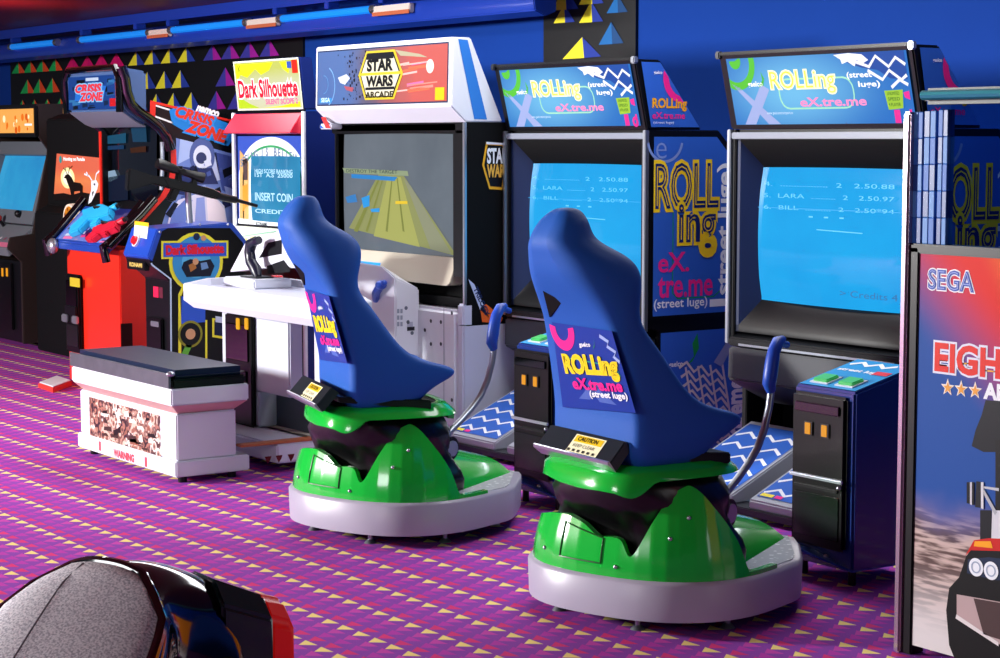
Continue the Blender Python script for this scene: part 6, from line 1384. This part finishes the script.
b = MB(); b.box((onY(947, 180, TY).x, TY + .01, zp1 + .028), (TX1, TY + .016, zr0), gm); b.build('window_pane', tk)
b = MB(); b.box((TX1 - .04, TY - .02, 0), (TX1, TY + .05, zr0), NAVY, .004); b.build('far_post', tk)

# ------------------------------------------------------------------ motorbike ride in the near left corner
DEP = 3.3
def BKP(px, py, dep): # a point seen at (px,py) at the given distance along the view axis
    d = ray(px, py); return EYE + d * (dep / d.dot(cFW))
c0 = BKP(122, 610, DEP); 
ang = math.radians(50); ba = (cR * math.cos(ang) + cF * math.sin(ang)); bl = V((-ba.y, ba.x, 0))   # axis towards the tail, and away from the camera
bike = thing('motorbike_ride', 'black motorbike ride with a speckled grey seat and red tail lamp', 'motorbike ride', (c0.x, c0.y, 0))
def head(s):                                                # heading of the centre line: the seat turns towards the camera, the tail to the right
    a = math.radians(lerp(76, 34, min(max((s + .12) / .24, 0), 1))); return cR * math.cos(a) + cF * math.sin(a)
_CL = {0: V((0, 0, 0))}
for k in range(1, 101): _CL[k] = _CL[k - 1] + head(k * .01 - .005) * .01; _CL[-k] = _CL[1 - k] - head(-k * .01 + .005) * .01
def B3(s, l, z):
    k = math.floor(s * 100); t = s * 100 - k; c = _CL[k].lerp(_CL[k + 1], t); h = head(s); return V((c0.x, c0.y, 0)) + c + V((-h.y, h.x, 0)) * l + V((0, 0, z))
print('bike', c0, [proj(B3(s, l, z)) for s, l, z in ((0, 0, .85), (-.2, 0, .75), (.2, 0, .8))])
BKB = mat('bike black', '#06080c', .1, coat=1.0)
SPK = bpy.data.materials.new('speckled seat'); SPK.use_nodes = True; nt = SPK.node_tree; bs = nt.nodes['Principled BSDF']; tcn = nt.nodes.new('ShaderNodeTexCoord'); vn = nt.nodes.new('ShaderNodeTexNoise'); vn.inputs['Scale'].default_value = 260; vn.inputs['Detail'].default_value = 2
cr = nt.nodes.new('ShaderNodeValToRGB'); cr.color_ramp.elements[0].position = .36; cr.color_ramp.elements[0].color = lin('#b4b2c0'); cr.color_ramp.elements[1].position = .60; cr.color_ramp.elements[1].color = lin('#faf8ff')
nt.links.new(tcn.outputs['Object'], vn.inputs['Vector']); nt.links.new(vn.outputs['Fac'], cr.inputs[0]); nt.links.new(cr.outputs[0], bs.inputs['Base Color']); bs.inputs['Roughness'].default_value = .75
# cross sections along the tail: s, centre height of top, half width, sharpness, depth
TAIL = [(-.60, .52, .19), (-.45, .58, .19), (-.30, .645, .185), (-.18, .71, .175), (-.08, .765, .155), (-.02, .787, .14), (.03, .79, .135), (.09, .775, .125), (.145, .75, .112), (.19, .72, .098), (.215, .69, .085)]
def trad(s): return lerp(.10, .17, min(max((s + .1) / .12, 0), 1))
def texp(s): return lerp(.72, .95, min(max((s + .1) / .12, 0), 1))
def sect(s, top, hw, n=28, drop=.48):
    TR = trad(s); exp = texp(s)
    out = []
    for i in range(n):
        t = math.pi * 2 * i / n; c, sn_ = math.cos(t), math.sin(t)
        l = math.copysign(abs(c) ** exp, c) * hw; zv = math.copysign(abs(sn_) ** exp, sn_)
        z = top - TR + zv * TR if zv > 0 else top - TR + zv * (drop - TR)
        if zv < 0: l *= 1 - .08 * abs(zv)
        out.append(B3(s, l, z))
    return out
b = MB(); b.loft([sect(*q) for q in TAIL], BKB); tl_ = b.build('tail_cowl', bike, sm=80); fix_normals(tl_); subsurf(tl_, 2)
# raised lip round the seat and the speckled pad
def top_at(s): return interp([(q[0], q[1]) for q in TAIL], s)
def hw_at(s): return interp([(q[0], q[2]) for q in TAIL], s)
def surf(s, u, k=0.):                                        # u -1..1 across the top
    hw = hw_at(s); l = u * hw; t = min(abs(u), .999); e = texp(s); zv = (1 - t ** (2 / e)) ** (e / 2); return B3(s, l, top_at(s) - trad(s) + trad(s) * zv + k)
b = MB(); rows_ = []
for i in range(15):
    s = lerp(-.58, -.035, i / 14); m_ = .90 if s < -.12 else lerp(.90, .52, ((s + .12) / .085) ** 1.6)
    rows_.append([surf(s, lerp(-m_, m_, j / 12), .012) for j in range(13)])
b.loft(rows_, SPK, caps=False, closed=False); pd_ = b.build('seat_pad', bike, sm=60, label='speckled grey seat pad')
md = pd_.modifiers.new('solid', 'SOLIDIFY'); md.thickness = .012; md.offset = 0
edge = [r[0] for r in rows_] + rows_[-1][1:-1] + [r[-1] for r in reversed(rows_)]
b = MB(); b.tube(edge, .011, BKB, 10); b.build('seat_lip', bike)
b = MB(); b.tube([surf(lerp(-.55, -.05, i / 10), .25, .0185) for i in range(11)], .0016, ink('#77757f'), 6); b.build('seat_seam', pd_)
# hexagonal tail box and lamp
b = MB(); TB_ = mat('tail teal black', '#0b3a40', .2, coat=.6)
def hexs(s, hw, z0, z1, ch): return [B3(s, -hw, z0), B3(s, hw, z0), B3(s, hw, z1 - ch), B3(s, hw - ch, z1), B3(s, -hw + ch, z1), B3(s, -hw, z1 - ch)]
b.prismpts(hexs(.16, .085, .50, .745, .04), hexs(.262, .078, .52, .70, .035), TB_, .006); b.build('tail_box', bike)
b = MB(); b.prismpts(hexs(.258, .066, .55, .70, .035), hexs(.318, .056, .55, .68, .04), mat('lamp red', '#e01a14', .35, emis='#d81410', es=.25), .012, 3); lmp = b.build('tail_lamp', bike, label='red tail lamp')
# pedestal that carries the ride
b = MB(); b.box((c0.x - .18, c0.y - .18, .06), (c0.x + .18, c0.y + .18, .62), BLACK, .02); b.build('support_column', bike)
b = MB(); b.prismpts([B3(-.9, -.35, 0), B3(.4, -.35, 0), B3(.4, .35, 0), B3(-.9, .35, 0)], [B3(-.88, -.33, .06), B3(.38, -.33, .06), B3(.38, .33, .06), B3(-.88, .33, .06)], BLACK, .01); b.build('floor_stand', bike)
# ------------------------------------------------------------------ light
wd = bpy.data.worlds.new('world'); scene.world = wd; wd.use_nodes = True
wd.node_tree.nodes['Background'].inputs[0].default_value = (.7, .78, 1, 1); wd.node_tree.nodes['Background'].inputs[1].default_value = .09
def area(name, loc, tgt, size, power, col=(1, 1, 1), sy=None):
    d = bpy.data.lights.new(name, 'AREA'); d.energy = power; d.color = col; d.size = size
    if sy: d.shape = 'RECTANGLE'; d.size_y = sy
    o = bpy.data.objects.new(name, d); COL.objects.link(o); o.location = loc
    o.rotation_euler = (V(tgt) - V(loc)).to_track_quat('-Z', 'Y').to_euler(); return o
area('flash_lamp', (-10.5, -2.5, 2.1), (-7.2, 5, .7), .7, 1050, (1, .985, .96))
area('bike_highlight_fill', (-.2, 4.3, 1.6), (-3, .9, .7), 1.2, 9, (.97, .98, 1))  # unseen softbox, added to put a highlight on the bike
area('added_front_fill', (-3.6, -2.2, 2.1), (-4, 2.5, .5), 1.2, 62, (.97, .98, 1))  # added fill without a fixture, brightens the bike seat and front carpet
area('ceiling_lamp', (-8.1, 5.2, ZCEIL - .02), (-8.1, 5.2, 0), 7.0, 125, (.96, .97, 1), .8)
area('added_red_uplight', (-14.2, 5.4, 1.95), (-14.2, 5.4, 2.6), .25, 7, (1, .12, .06))  # added uplight without a fixture, gives the ceiling its red glow
scene.view_settings.view_transform = 'Standard'; scene.view_settings.look = 'None'; scene.view_settings.gamma = 1; scene.view_settings.use_curve_mapping = False
scene.view_settings.exposure = 0.0
